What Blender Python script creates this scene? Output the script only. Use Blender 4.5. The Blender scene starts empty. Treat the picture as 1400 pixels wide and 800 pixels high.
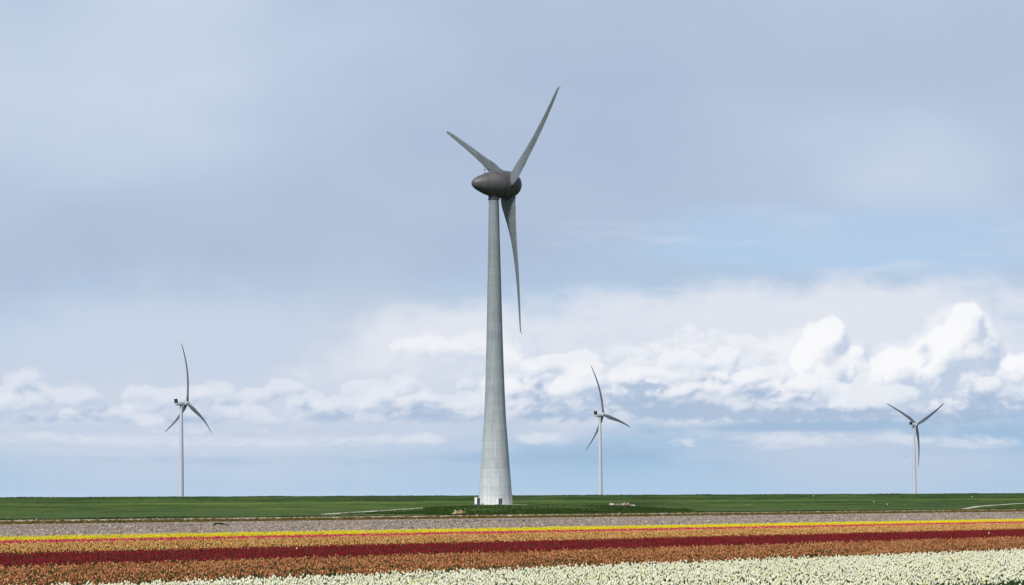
import bpy, math, random
import numpy as np
from mathutils import Vector, Matrix

R = math.radians
rng = np.random.default_rng(7)
random.seed(7)
scene = bpy.context.scene
C = scene.collection

# ------------------------------------------------------------------ camera
EYE = 2.2
FPX = 2722.0
PITCH, ROLL = R(2.5), R(0.34)   # the photograph leans a little
SHIFT = (290.0 - math.tan(PITCH) * FPX) / 1400.0
cam = bpy.data.cameras.new("camera")
cam.sensor_width = 36.0
cam.lens = FPX * 36.0 / 1400.0
cam.shift_y = SHIFT
cam.clip_start = 0.5
cam.clip_end = 60000.0
camo = bpy.data.objects.new("camera", cam)
C.objects.link(camo)
CR = Matrix.Rotation(math.pi / 2 + PITCH, 3, 'X') @ Matrix.Rotation(-ROLL, 3, 'Z')
camo.matrix_world = Matrix.Translation((0, 0, EYE)) @ CR.to_4x4()
scene.camera = camo


def ray(px, py):
    """direction (scaled to y = 1) that a point of the photograph looks along"""
    v = CR @ Vector(((px - 700) / FPX, (400 - py + SHIFT * 1400) / FPX, -1.0))
    return v / v.y


def at(px, py, depth):
    v = ray(px, py) * depth
    return Vector((v.x, v.y, EYE + v.z))


def on_plane(px, py, z=0.0):
    v = ray(px, py)
    t = (z - EYE) / v.z
    return Vector((v.x * t, v.y * t, z))


# crop rows run away to the right
ROWA = math.atan2(2800, FPX)
D2 = np.array([math.sin(ROWA), math.cos(ROWA)])
N2 = np.array([-math.cos(ROWA), math.sin(ROWA)])


def v_of(px, py, z):
    p = on_plane(px, py, z)
    return p.x * N2[0] + p.y * N2[1]


# ------------------------------------------------------------------ objects
def tag(o, label=None, cat=None, group=None, kind=None):
    if label: o["label"] = label
    if cat: o["category"] = cat
    if group: o["group"] = group
    if kind: o["kind"] = kind
    return o


def empty(name, loc, rotz=0.0):
    o = bpy.data.objects.new(name, None)
    o.empty_display_size = 0.2
    C.objects.link(o)
    o.location = loc
    o.rotation_euler = (0, 0, rotz)
    return o


class MB:
    def __init__(self):
        self.v, self.f, self.m = [], [], []

    def add(self, vs, fs, mi=0):
        b = len(self.v)
        self.v += [tuple(p) for p in vs]
        self.f += [tuple(b + i for i in f) for f in fs]
        self.m += [mi] * len(fs)
        return self

    def box(self, c, s, mi=0, bev=0.0):
        x, y, z = s[0] / 2, s[1] / 2, s[2] / 2
        if bev <= 0:
            vs = [(c[0] + i * x, c[1] + j * y, c[2] + k * z) for k in (-1, 1) for j in (-1, 1) for i in (-1, 1)]
            fs = [(0, 2, 3, 1), (4, 5, 7, 6), (0, 1, 5, 4), (2, 6, 7, 3), (0, 4, 6, 2), (1, 3, 7, 5)]
            return self.add(vs, fs, mi)
        ring = [(-x + bev, -y), (x - bev, -y), (x, -y + bev), (x, y - bev), (x - bev, y), (-x + bev, y), (-x, y - bev), (-x, -y + bev)]
        sc = [(-z, 1 - bev / max(x, y)), (-z + bev, 1), (z - bev, 1), (z, 1 - bev / max(x, y))]
        vs = [(c[0] + p[0] * k, c[1] + p[1] * k, c[2] + zz) for zz, k in sc for p in ring]
        fs = [(r * 8 + i, r * 8 + (i + 1) % 8, (r + 1) * 8 + (i + 1) % 8, (r + 1) * 8 + i) for r in range(3) for i in range(8)]
        fs += [tuple(range(7, -1, -1)), tuple(range(24, 32))]
        return self.add(vs, fs, mi)

    def loft(self, rings, cap0=True, cap1=True, mi=0):
        n = len(rings[0])
        vs = [p for r in rings for p in r]
        fs = [(k * n + i, k * n + (i + 1) % n, (k + 1) * n + (i + 1) % n, (k + 1) * n + i)
              for k in range(len(rings) - 1) for i in range(n)]
        if cap0: fs.append(tuple(range(n - 1, -1, -1)))
        if cap1: fs.append(tuple((len(rings) - 1) * n + i for i in range(n)))
        return self.add(vs, fs, mi)

    def lathe(self, prof, n=48, axis=None, origin=(0, 0, 0), cap0=True, cap1=True, mi=0):
        """prof: (s, r) along the axis"""
        a = Vector(axis or (0, 0, 1)).normalized()
        h = a.orthogonal().normalized()
        k = a.cross(h)
        o = Vector(origin)
        rings = [[o + a * s + (h * math.cos(2 * math.pi * i / n) + k * math.sin(2 * math.pi * i / n)) * r for i in range(n)]
                 for s, r in prof]
        return self.loft(rings, cap0, cap1, mi)

    def tube(self, p, q, r, n=8, mi=0):
        p, q = Vector(p), Vector(q)
        return self.lathe([(0, r), ((q - p).length, r)], n, q - p, p, mi=mi)

    def mesh(self, name, mats, smooth=True, angle=35):
        me = bpy.data.meshes.new(name)
        me.from_pydata(self.v, [], self.f)
        for m in mats: me.materials.append(m)
        me.polygons.foreach_set("material_index", self.m)
        if smooth:
            me.polygons.foreach_set("use_smooth", [True] * len(me.polygons))
            me.set_sharp_from_angle(angle=R(angle))
        me.update()
        return me

    def build(self, name, mats, parent=None, smooth=True, angle=35):
        if not isinstance(mats, (list, tuple)): mats = [mats]
        o = bpy.data.objects.new(name, self.mesh(name, mats, smooth, angle))
        C.objects.link(o)
        if parent: o.parent = parent
        return o


# ------------------------------------------------------------------ node helpers
class NT:
    def __init__(self, tree):
        self.t = tree

    def n(self, typ, **kw):
        nd = self.t.nodes.new(typ)
        for k, v in kw.items(): setattr(nd, k, v)
        return nd

    def put(self, sock, val):
        if val is None: return
        if hasattr(val, "is_output"): self.t.links.new(val, sock)
        elif isinstance(val, (tuple, list)) and sock.type == 'RGBA' and len(val) == 3: sock.default_value = (*val, 1)
        else: sock.default_value = val

    def m(self, op, a, b=None, c=None, clamp=False):
        nd = self.n("ShaderNodeMath", operation=op, use_clamp=clamp)
        for i, x in enumerate((a, b, c)): self.put(nd.inputs[i], x)
        return nd.outputs[0]

    def vm(self, op, a, b=None):
        nd = self.n("ShaderNodeVectorMath", operation=op)
        self.put(nd.inputs[0], a)
        if b is not None: self.put(nd.inputs[1], b)
        return nd.outputs[0]

    def xyz(self, x, y, z=0.0):
        nd = self.n("ShaderNodeCombineXYZ")
        for i, q in enumerate((x, y, z)): self.put(nd.inputs[i], q)
        return nd.outputs[0]

    def sep(self, v):
        nd = self.n("ShaderNodeSeparateXYZ"); self.put(nd.inputs[0], v)
        return nd.outputs

    def ss(self, x, lo, hi, a=0.0, b=1.0):
        nd = self.n("ShaderNodeMapRange", interpolation_type='SMOOTHSTEP')
        for i, q in enumerate((x, lo, hi, a, b)): self.put(nd.inputs[i], q)
        return nd.outputs[0]

    def mix(self, f, a, b, mode='MIX'):
        nd = self.n("ShaderNodeMix", data_type='RGBA', blend_type=mode)
        self.put(nd.inputs[0], f); self.put(nd.inputs[6], a); self.put(nd.inputs[7], b)
        return nd.outputs[2]

    def noise(self, vec, scale, detail=5, rough=0.55, dist=0.0, lac=2.0):
        nd = self.n("ShaderNodeTexNoise")
        self.put(nd.inputs['Vector'], vec)
        for k, q in (('Scale', scale), ('Detail', detail), ('Roughness', rough), ('Distortion', dist), ('Lacunarity', lac)):
            self.put(nd.inputs[k], q)
        return nd.outputs[0]

    def ramp(self, f, stops):
        nd = self.n("ShaderNodeValToRGB")
        self.put(nd.inputs[0], f)
        cr = nd.color_ramp
        while len(cr.elements) < len(stops): cr.elements.new(0.5)
        for e, (p, c) in zip(cr.elements, stops):
            e.position = p; e.color = (*c, 1)
        return nd.outputs[0]


def lin(r, g, b):
    f = lambda c: (c / 255 / 12.92) if c <= 10 else ((c / 255 + 0.055) / 1.055) ** 2.4
    return (f(r), f(g), f(b))


def new_mat(name, rough=0.8, spec=0.3):
    m = bpy.data.materials.new(name)
    m.use_nodes = True
    nt = NT(m.node_tree)
    b = m.node_tree.nodes["Principled BSDF"]
    b.inputs['Roughness'].default_value = rough
    b.inputs['Specular IOR Level'].default_value = spec
    return m, nt, b


def plain(name, col, var=0.25, scale=3.0, rough=0.7, spec=0.3, bump=0.0, stretch=(1, 1, 1)):
    m, nt, b = new_mat(name, rough, spec)
    co = nt.n("ShaderNodeTexCoord").outputs['Object']
    co = nt.vm('MULTIPLY', co, stretch)
    f = nt.noise(co, scale, 6)
    nt.put(b.inputs['Base Color'], nt.ramp(f, [(0.3, tuple(c * (1 - var) for c in col)), (0.7, tuple(min(1, c * (1 + var)) for c in col))]))
    if bump:
        bp = nt.n("ShaderNodeBump"); bp.inputs['Strength'].default_value = bump
        nt.put(bp.inputs['Height'], f); nt.put(b.inputs['Normal'], bp.outputs[0])
    return m


def inst_mat(name, stops, rough=0.6, spec=0.25, transl=0.0, attr='rnd', kind='INSTANCER', tip=None):
    """colour picked per scattered plant"""
    m, nt, b = new_mat(name, rough, spec)
    a = nt.n("ShaderNodeAttribute", attribute_name=attr, attribute_type=kind)
    col = nt.ramp(a.outputs['Fac'], stops)
    if tip is not None:
        z = nt.sep(nt.n("ShaderNodeTexCoord").outputs['Object'])[2]
        col = nt.mix(nt.ss(z, tip[0], tip[1]), tip[2], col)
    nt.put(b.inputs['Base Color'], col)
    if transl:
        t = nt.n("ShaderNodeBsdfTranslucent"); nt.put(t.inputs[0], col)
        mx = nt.n("ShaderNodeMixShader"); mx.inputs[0].default_value = transl
        out = m.node_tree.nodes["Material Output"]
        m.node_tree.links.new(b.outputs[0], mx.inputs[1]); m.node_tree.links.new(t.outputs[0], mx.inputs[2])
        m.node_tree.links.new(mx.outputs[0], out.inputs[0])
    return m


# ------------------------------------------------------------------ sky and sun
SUN_AZ = R(-150)      # measured from the view direction, negative = left
SUN_EL = R(45)
sun_dir = Vector((math.sin(SUN_AZ) * math.cos(SUN_EL), math.cos(SUN_AZ) * math.cos(SUN_EL), math.sin(SUN_EL)))
sl = bpy.data.lights.new("sun", 'SUN')
sl.energy = 5.0
sl.angle = R(9)
sl.color = (1.0, 0.95, 0.87)
so = bpy.data.objects.new("sun", sl)
C.objects.link(so)
so.rotation_euler = sun_dir.to_track_quat('Z', 'Y').to_euler()
so.location = (-300, 100, 500)

world = bpy.data.worlds.new("World")
scene.world = world
world.use_nodes = True
W = NT(world.node_tree)
bg = world.node_tree.nodes["Background"]
sky = W.n("ShaderNodeTexSky", sky_type='NISHITA', sun_disc=False)
sky.sun_elevation = SUN_EL
sky.sun_rotation = SUN_AZ % (2 * math.pi)
DZ = W.sep(W.n("ShaderNodeTexCoord").outputs['Generated'])[2]
VEIL = lin(183, 199, 221)
# overhead: thin grey veil with the blue sky behind it
W.put(bg.inputs['Color'], W.mix(W.ss(DZ, 0.58, 0.9, 0.05, 0.55), tuple(c * 10 for c in VEIL), sky.outputs[0]))
bg.inputs['Strength'].default_value = 0.1
world.cycles.sampling_method = 'MANUAL'
world.cycles.sample_map_resolution = 256

# ---- cloud fields in photo-pixel-like angular units (47.5 per degree), computed on a regular grid
def hash2(ix, iy, seed):
    h = (ix.astype(np.int64) * 374761393 + iy.astype(np.int64) * 668265263 + seed * 1274126177) & 0xFFFFFFFF
    h = ((h ^ (h >> 13)) * 1274126177) & 0xFFFFFFFF
    h = (h ^ (h >> 16)) & 0xFFFFFFFF
    return h


def perlin(x, y, seed=0):
    x0 = np.floor(x); y0 = np.floor(y)
    fx, fy = x - x0, y - y0
    u = fx * fx * fx * (fx * (fx * 6 - 15) + 10); w = fy * fy * fy * (fy * (fy * 6 - 15) + 10)

    def g(dx, dy):
        a = hash2(x0 + dx, y0 + dy, seed) * (2 * math.pi / 4294967296.0)
        return np.cos(a) * (fx - dx) + np.sin(a) * (fy - dy)
    a = g(0, 0); b = g(1, 0); c = g(0, 1); d = g(1, 1)
    return ((a + (b - a) * u) * (1 - w) + (c + (d - c) * u) * w) * 1.5


def fbm(x, y, octv=5, gain=0.5, seed=0, billow=False):
    s = 0; a = 1.0; tot = 0
    for k in range(octv):
        n = perlin(x + 17.3 * k, y - 9.1 * k, seed + k)
        if billow: n = 1 - 2.4 * np.abs(n)
        s = s + a * n; tot += a
        a *= gain; x = x * 2.03; y = y * 2.03
    return s / tot


def sm(x, a, b):
    t = np.clip((x - a) / (b - a), 0, 1)
    return t * t * (3 - 2 * t)


def blur(a, sx, sy):
    """separable gaussian by repeated box sums"""
    for ax, s in ((1, sx), (0, sy)):
        r = max(1, int(round(s)))
        for _ in range(3):
            p = np.pad(a, [(r + 1, r) if k == ax else (0, 0) for k in (0, 1)], mode='edge')
            cs = np.cumsum(p, axis=ax)
            n = a.shape[ax]
            hi = np.take(cs, np.arange(2 * r + 1, 2 * r + 1 + n), axis=ax); lo = np.take(cs, np.arange(0, n), axis=ax)
            a = (hi - lo) / (2 * r + 1)
    return a


def shift2(a, dx, dy):
    """value found dx right and dy up of each cell (rows run downwards)"""
    return np.roll(np.roll(a, -int(round(dx)), 1), int(round(dy)), 0)


def gauss_sum(X, Y, lst):
    t = 0
    for (x, y, sx, sy, a) in lst:
        t = t + a * np.exp(-((X - x) / sx) ** 2 - ((Y - y) / sy) ** 2)
    return t


def srgb(r, g, b): return np.array(lin(r, g, b))


def over(col, al, c2):
    al = al[..., None]
    return col * (1 - al) + np.asarray(c2) * al


def ramp_np(f, stops):
    xs = [s[0] for s in stops]
    return np.stack([np.interp(f, xs, [s[1][k] for s in stops]) for k in range(3)], -1)


def bilin(a, fx, fy):
    fx = np.clip(fx, 0, a.shape[1] - 1.001); fy = np.clip(fy, 0, a.shape[0] - 1.001)
    x0 = fx.astype(int); y0 = fy.astype(int); u = fx - x0; v = fy - y0
    return (a[y0, x0] * (1 - u) + a[y0, x0 + 1] * u) * (1 - v) + (a[y0 + 1, x0] * (1 - u) + a[y0 + 1, x0 + 1] * u) * v


def puffs(col, X, Y, step, lobes, seed, lit, shade, dark, opac=0.95, soft=2.0, contrast=1.0, warp=7.0, bias=0.5, dens=1.0, basefade=0.5, vgrad=0.5):
    """cumulus made of many overlapping round puffs, lit from the upper left"""
    rg = np.random.default_rng(seed)
    x0, y0 = X[0, 0], Y[0, 0]
    j0 = max(0, int((min(l[1] - l[3] * 1.6 for l in lobes) - 25 - y0) / step)); j1 = min(X.shape[0], int((max(l[1] + l[3] * 1.6 for l in lobes) + 25 - y0) / step))
    Xc, Yc = X[j0:j1], Y[j0:j1]
    hh, ww = Xc.shape
    H = np.full((hh, ww), -20.0); B = np.zeros((hh, ww))
    for (lx, ly, rx, ry, a) in lobes:
        n = int(dens * 26 * max(1.0, rx / ry) * (1.4 if ry > 25 else 1))
        for i in range(n):
            ang = rg.uniform(0, 2 * math.pi); d = math.sqrt(rg.uniform(0, 1))
            px, py = lx + math.cos(ang) * d * rx, ly + math.sin(ang) * d * ry
            if py > ly + 0.45 * ry: py = ly + 0.45 * ry + rg.uniform(-0.1, 0.1) * ry
            r = ry * rg.uniform(0.16, 0.5) * (1.15 - 0.55 * d) + 1.5
            zc = a * ry * math.sqrt(max(0, 1 - d * d)) * 0.8 + rg.uniform(-0.15, 0.15) * ry
            u0, u1 = int((px - r - x0) / step), int((px + r - x0) / step) + 2
            w0, w1 = int((py - r - y0) / step) - j0, int((py + r - y0) / step) + 2 - j0
            u0, w0 = max(0, u0), max(0, w0); u1, w1 = min(ww, u1), min(hh, w1)
            if u1 <= u0 or w1 <= w0: continue
            q = r * r - (Xc[w0:w1, u0:u1] - px) ** 2 - (Yc[w0:w1, u0:u1] - py) ** 2
            z = np.where(q > 0, zc + np.sqrt(np.maximum(q, 0)), -20.0)
            H[w0:w1, u0:u1] = np.maximum(H[w0:w1, u0:u1], z)
            vb = np.where(q > 0, (ly + 0.5 * ry - Yc[w0:w1, u0:u1]) / (1.3 * ry), 0)
            B[w0:w1, u0:u1] = np.maximum(B[w0:w1, u0:u1], vb)
    wx = fbm(Xc / 30, Yc / 24, 7, 0.66, seed + 1); wy = fbm(Xc / 30 + 9, Yc / 24, 7, 0.66, seed + 2)
    er = fbm(Xc / 30, Yc / 20, 7, 0.66, seed + 3)
    ii, jj = np.meshgrid(np.arange(ww), np.arange(hh))
    fx, fy = ii + wx * warp / step, jj + wy * warp * 0.8 / step
    H = bilin(H, fx, fy); B = bilin(blur(B, 2.5 / step, 2.5 / step), fx, fy)
    M = (H > -8).astype(float)
    Mb = blur(M, soft / step, soft / step)
    Me = blur(M, 6.5 / step, 5.5 / step)
    al = sm(0.35 * Mb + 0.65 * Me + (0.62 * er + 0.3 * wx) * (1.15 - 0.75 * Me), 0.30, 0.30 + 0.16 * soft)
    al = al * (1 - basefade * (1 - sm(B + 0.35 * wy, -0.12, 0.25)))
    Hs = np.maximum(H, -1.0) * M
    Ha, Hb, Hd = blur(Hs, 1.2 / step, 1.2 / step), blur(Hs, 4.5 / step, 4.5 / step), blur(Hs, 13 / step, 11 / step)

    def lam(h, dd):
        g = (h - shift2(h, -dd * 0.65, dd * 0.75)) / dd
        return np.clip(g, -1.2, 1.2)
    s = bias + contrast * (0.05 * lam(Ha, 2.0 * max(1, step)) + 0.20 * lam(Hb, 5) + 0.26 * lam(Hd, 14) + 0.012 * np.clip(Ha - Hb, -5, 5)) + vgrad * (B - 0.42) + 0.22 * wx + 0.30 * er
    tone = ramp_np(s, [(0.0, dark), (0.36, shade), (0.58, 0.5 * shade + 0.5 * lit), (0.85, lit)])
    col = col.copy()
    col[j0:j1] = over(col[j0:j1], al * opac, tone)
    return col


def build_sky(X, Y, step):
    """X right, Y down in photo units; horizon near Y = 690. returns linear rgb"""
    V = 690 - Y
    # clear air
    col = ramp_np(V, [(-20, srgb(186, 210, 233)), (8, srgb(184, 208, 232)), (22, srgb(172, 201, 227)), (60, srgb(163, 194, 222)), (110, srgb(160, 191, 220)), (180, srgb(168, 197, 226)),
                      (300, srgb(178, 206, 234)), (380, srgb(180, 204, 232)), (700, srgb(176, 196, 224))])
    n = fbm(X / 260, Y / 55, 5, 0.5, 3)
    col = over(col, 0.55 * sm(n, -0.05, 0.45) * sm(V, 0, 60), srgb(190, 207, 229))
    # grey veil
    big = 0.6 * fbm(X / 520, Y / 300, 3, 0.45, 11)
    med = fbm(X / 170 + 0.3 * big, Y / 90, 5, 0.5, 13)
    vt = ramp_np(big + 0.16 * med + 0.55 * gauss_sum(X, Y, [(-40, 60, 480, 230, 0.8), (1180, 200, 170, 80, 0.55), (330, 350, 330, 85, -0.75), (860, 110, 320, 110, -0.15), (80, 300, 260, 90, -0.35), (480, 215, 200, 60, -.2), (1380, 60, 200, 100, -0.3)]),
                 [(-0.75, srgb(169, 185, 211)), (-0.1, srgb(178, 195, 218)), (0.12, srgb(183, 199, 222)), (0.75, srgb(204, 216, 232))])
    hole = gauss_sum(X, Y, [(1290, 325, 340, 50, 0.95), (1050, 310, 260, 34, 0.32), (1130, 350, 330, 26, 0.55), (820, 405, 190, 26, 0.45)])
    vm = sm(V + 70 * fbm(X / 300, Y / 130, 5, 0.55, 21) - 20 * sm(X, 500, 1100), 205, 330)
    vm = vm * (1 - 0.92 * sm(hole + 0.30 * fbm(X / 150, Y / 42, 5, 0.55, 23), 0.1, 0.95))
    col = over(col, vm * 0.95, vt)
    # thin wisps in the clear patch
    w = fbm(X / 190, Y / 26, 6, 0.55, 31)
    col = over(col, 0.35 * sm(w, 0.02, 0.55) * sm(V, 230, 290) * (1 - sm(V, 360, 430)) * sm(X, 640, 900), srgb(214, 224, 239))
    # pale rain haze under the veil
    hz = gauss_sum(X, Y, [(430, 530, 300, 125, 1.0), (120, 540, 330, 135, 1.0), (1000, 440, 500, 40, 0.35)]) + 0.22 * fbm(X / 140, Y / 90, 5, 0.5, 33) + 0.12 * fbm(X / 40, Y / 160, 4, 0.5, 34)
    col = over(col, 0.85 * sm(hz, 0.0, 1.05), srgb(204, 214, 230))
    # bright hazy bank
    gs = gauss_sum(X, Y, [(610, 462, 120, 38, 0.75), (830, 490, 260, 66, 1.0), (1230, 470, 260, 84, 1.0), (1080, 420, 360, 30, 0.5), (1000, 540, 420, 44, 0.7), (560, 520, 170, 44, 0.5), (380, 560, 500, 42, 0.28)])
    hz = gs + 0.6 * fbm(X / 95, Y / 50, 7, 0.58, 35) * sm(gs, 0.03, 0.35)
    col = over(col, 0.9 * sm(hz, 0.1, 0.95), srgb(227, 231, 240))
    # pale continuous bank all along the horizon
    gs = gauss_sum(X, Y, [(60, 560, 300, 56, 0.95), (400, 565, 280, 48, 0.9), (760, 555, 260, 60, 0.8), (1400, 560, 160, 54, 0.5)])
    bk = gs + 0.5 * fbm(X / 75, Y / 30, 7, 0.58, 45) * sm(gs, 0.03, 0.35)
    col = over(col, 0.75 * sm(bk, 0.2, 1.0), srgb(204, 214, 231))
    # distant rain shaft on the right
    gs = gauss_sum(X, Y, [(1190, 640, 190, 46, 1.0), (1100, 600, 120, 26, 0.7)])
    rs = gs + 0.25 * fbm(X / 60, Y / 160, 4, 0.5, 37) * sm(gs, 0.03, 0.35)
    col = over(col, 0.85 * sm(rs, 0.15, 1.0), srgb(192, 205, 225))
    rg = np.random.default_rng(5)

    def row(xa, xb, y, dy, rx, ry, n, a=0.8):
        return [(rg.uniform(xa, xb), y + rg.uniform(-dy, dy), rx * rg.uniform(0.6, 1.4), ry * rg.uniform(0.6, 1.4), a * rg.uniform(0.6, 1.1)) for _ in range(n)]

    def patches(col, lst, seed, colr, fx, fy, amp, lo, hi, opac):
        j0 = max(0, int((min(l[1] - 2.2 * l[3] for l in lst) - Y[0, 0]) / step)); j1 = int((max(l[1] + 2.2 * l[3] for l in lst) - Y[0, 0]) / step)
        x, y = X[j0:j1], Y[j0:j1]
        wx = fbm(x / fx * 0.8, y / fy * 0.8, 4, 0.55, seed + 7); wy = fbm(x / fx * 0.8 + 5, y / fy * 0.8, 4, 0.55, seed + 8)
        n = 0.6 * fbm(x / fx + 0.4 * wx, y / fy + 0.4 * wy, 7, 0.58, seed, True) + 0.6 * fbm(x / fx * 0.6 + 0.3 * wx, y / fy * 0.6, 6, 0.55, seed + 20)
        gs = gauss_sum(x, y, lst)
        m = gs + amp * n * sm(gs, 0.02, 0.3)
        col = col.copy()
        col[j0:j1] = over(col[j0:j1], opac * sm(m, lo, hi), colr)
        return col
    W1, W2, W3 = srgb(252, 252, 253), srgb(244, 245, 249), srgb(229, 233, 242)
    G1, G2, G3 = srgb(226, 231, 241), srgb(208, 218, 233), srgb(190, 204, 225)
    D1, D2_, D3 = srgb(196, 209, 228), srgb(172, 191, 217), srgb(158, 182, 211)
    # far soft heads
    col = puffs(col, X, Y, step, row(680, 1080, 495, 24, 46, 22, 14) + row(530, 680, 465, 16, 36, 15, 7), 301, W2, G1, D1, 0.75, 4.5, 1.2, 12, 0.55, 1.0, 0.9, 0.4)
    col = patches(col, [(860, 500, 200, 30, 0.3), (1180, 500, 60, 40, 0.25), (620, 500, 130, 24, 0.25)], 401, srgb(205, 216, 232), 60, 34, 0.9, 0.25, 0.9, 0.8)
    col = patches(col, [(760, 470, 130, 34, 0.35), (930, 470, 130, 36, 0.35), (1040, 500, 60, 36, 0.35), (560, 500, 110, 30, 0.3), (440, 530, 120, 26, 0.3), (1240, 450, 60, 30, 0.3)], 402, srgb(210, 219, 234), 34, 22, 0.9, 0.25, 0.95, 0.5)
    # towers on the right, dissolving into the bright haze round them
    col = puffs(col, X, Y, step, [(1205, 535, 90, 40, 0.7), (1350, 530, 80, 40, 0.7), (1120, 492, 50, 46, 0.9), (1310, 470, 60, 44, 0.9), (1235, 500, 50, 36, 0.8)], 310, srgb(240, 242, 248), srgb(220, 227, 239), srgb(192, 206, 227), 0.85, 5.0, 1.5, 16, 0.50, 1.0, 0.95, 0.35)
    col = puffs(col, X, Y, step, [(1128, 474, 30, 34, 1.0), (1106, 492, 22, 26, 0.8), (1150, 486, 20, 24, 0.8), (1136, 450, 16, 18, 0.9), (1148, 512, 44, 34, 0.8), (1108, 520, 26, 24, 0.8), (1318, 446, 26, 28, 1.0), (1300, 482, 44, 36, 0.9), (1338, 486, 24, 26, 0.8), (1228, 508, 34, 30, 0.9), (1262, 520, 44, 26, 0.8), (1200, 530, 30, 24, 0.7), (1392, 510, 30, 24, 0.7)], 311,
                W1, srgb(230, 235, 243), srgb(190, 205, 226), 0.82, 3.2, 1.9, 11, 0.42, 1.8, 0.95, 0.32)
    col = patches(col, [(1180, 512, 20, 36, 0.34), (1258, 548, 40, 20, 0.5), (1352, 500, 18, 40, 0.5), (1120, 550, 70, 16, 0.7), (1400, 550, 60, 16, 0.6), (1202, 485, 18, 22, 0.2), (1265, 490, 14, 30, 0.35), (1290, 530, 60, 14, 0.4)], 411, srgb(188, 204, 226), 30, 24, 0.8, 0.2, 1.0, 0.8)
    # middle row, lit tops
    col = puffs(col, X, Y, step, row(690, 1110, 530, 16, 34, 17, 18), 321, W2, G1, D2_, 0.85, 3.2, 1.5, 13, 0.54, 1.2, 0.9, 0.5)
    col = puffs(col, X, Y, step, row(400, 690, 556, 14, 28, 13, 14), 322, W3, G2, D2_, 0.65, 3.4, 1.4, 13, 0.50, 1.2, 0.9, 0.5)
    col = puffs(col, X, Y, step, [(562, 552, 34, 26, 0.9), (520, 545, 16, 13, 0.7), (610, 566, 40, 16, 0.7), (655, 562, 26, 18, 0.7), (720, 562, 32, 20, 0.7)], 323, W3, G2, D2_, 0.75, 3.0, 1.4, 12, 0.46, 1.3, 0.8, 0.5)
    # many small crisp heads along the whole bank
    col = puffs(col, X, Y, step, row(690, 1100, 512, 22, 24, 13, 22) + row(1100, 1400, 540, 20, 24, 13, 14), 325, W2, srgb(222, 229, 240), srgb(184, 200, 223), 0.7, 2.2, 1.5, 8, 0.52, 1.5, 0.95, 0.45)
    col = puffs(col, X, Y, step, row(390, 690, 545, 20, 20, 11, 16) + row(0, 390, 556, 18, 24, 10, 14), 326, srgb(232, 236, 244), srgb(208, 217, 233), srgb(176, 195, 220), 0.6, 2.2, 1.5, 8, 0.50, 1.5, 0.95, 0.45)
    # blue-grey shaded undersides
    col = patches(col, [(840, 545, 60, 15, 0.55), (930, 560, 70, 14, 0.75), (1040, 538, 30, 12, 0.65), (1010, 568, 120, 10, 0.7), (1150, 567, 90, 10, 0.75), (1345, 552, 70, 16, 0.7), (1290, 570, 80, 8, 0.7), (760, 565, 60, 14, 0.6), (720, 545, 30, 10, 0.45), (880, 530, 40, 10, 0.5), (970, 520, 40, 9, 0.4)], 421, srgb(166, 188, 215), 32, 17, 0.95, 0.25, 1.0, 0.85)
    col = patches(col, [(560, 560, 50, 16, 0.5), (630, 568, 50, 14, 0.6), (470, 570, 60, 10, 0.55), (415, 556, 16, 10, 0.5), (330, 556, 40, 10, 0.6), (230, 575, 90, 9, 0.5), (60, 572, 90, 9, 0.5), (150, 560, 40, 9, 0.3)], 431, srgb(170, 190, 217), 36, 18, 0.8, 0.3, 1.05, 0.8)
    # left: small soft cumulus
    col = puffs(col, X, Y, step, [(36, 522, 30, 17, 0.9), (70, 540, 26, 12, 0.8), (105, 546, 40, 18, 0.9), (12, 548, 24, 11, 0.7), (298, 538, 32, 15, 0.8)] + row(150, 420, 566, 14, 26, 9, 9), 331, W3, srgb(207, 217, 233), srgb(182, 199, 222), 0.7, 4.2, 1.3, 13, 0.53, 1.2, 0.95, 0.5)
    # low grey cloud under the bank
    col = patches(col, [(500, 585, 160, 10, 0.7), (250, 590, 160, 10, 0.6), (800, 588, 130, 9, 0.6), (960, 596, 80, 8, 0.5), (60, 586, 90, 10, 0.6), (660, 584, 60, 9, 0.6)], 436, srgb(194, 207, 227), 40, 16, 0.8, 0.25, 1.0, 0.7)
    # clear strips below the bases
    gs = gauss_sum(X, Y, [(1060, 584, 170, 7, 1.0), (1200, 580, 110, 7, 0.7), (1390, 592, 60, 8, 0.6), (820, 622, 110, 16, 0.95), (640, 624, 60, 8, 0.5), (330, 630, 330, 10, 0.5), (880, 592, 60, 7, 0.5)])
    st = gs + 0.4 * fbm(X / 70, Y / 16, 6, 0.55, 41) * sm(gs, 0.03, 0.35)
    col = over(col, 0.8 * sm(st, 0.1, 1.0), srgb(158, 187, 216))
    # low flat cloud under the bank
    col = patches(col, [(570, 600, 46, 8, 0.9), (735, 600, 42, 9, 1.0), (1085, 603, 80, 11, 0.9), (1230, 597, 50, 8, 0.5), (940, 605, 24, 6, 0.7), (1320, 604, 80, 10, 0.6), (420, 604, 110, 8, 0.55), (200, 604, 100, 8, 0.6), (60, 598, 90, 9, 0.5), (300, 588, 120, 6, 0.4)], 441, srgb(222, 228, 239), 40, 12, 0.75, 0.25, 1.05, 0.75)
    # faint rain veils over the low blue
    rv = gauss_sum(X, Y, [(200, 640, 260, 30, 0.6), (520, 630, 160, 26, 0.5), (1180, 640, 240, 40, 0.9), (1390, 640, 90, 30, 0.6)]) + 0.3 * fbm(X / 90, Y / 30, 5, 0.55, 47) * sm(V, 10, 60)
    col = over(col, 0.45 * sm(rv, 0.1, 1.0), srgb(192, 207, 228))
    # haze over everything near the horizon
    col = over(col, 0.35 * (1 - sm(V, 0, 90)), srgb(176, 203, 229))
    col = over(col, 0.55 * (1 - sm(V, 2, 22)), srgb(190, 212, 235))
    return col


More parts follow.
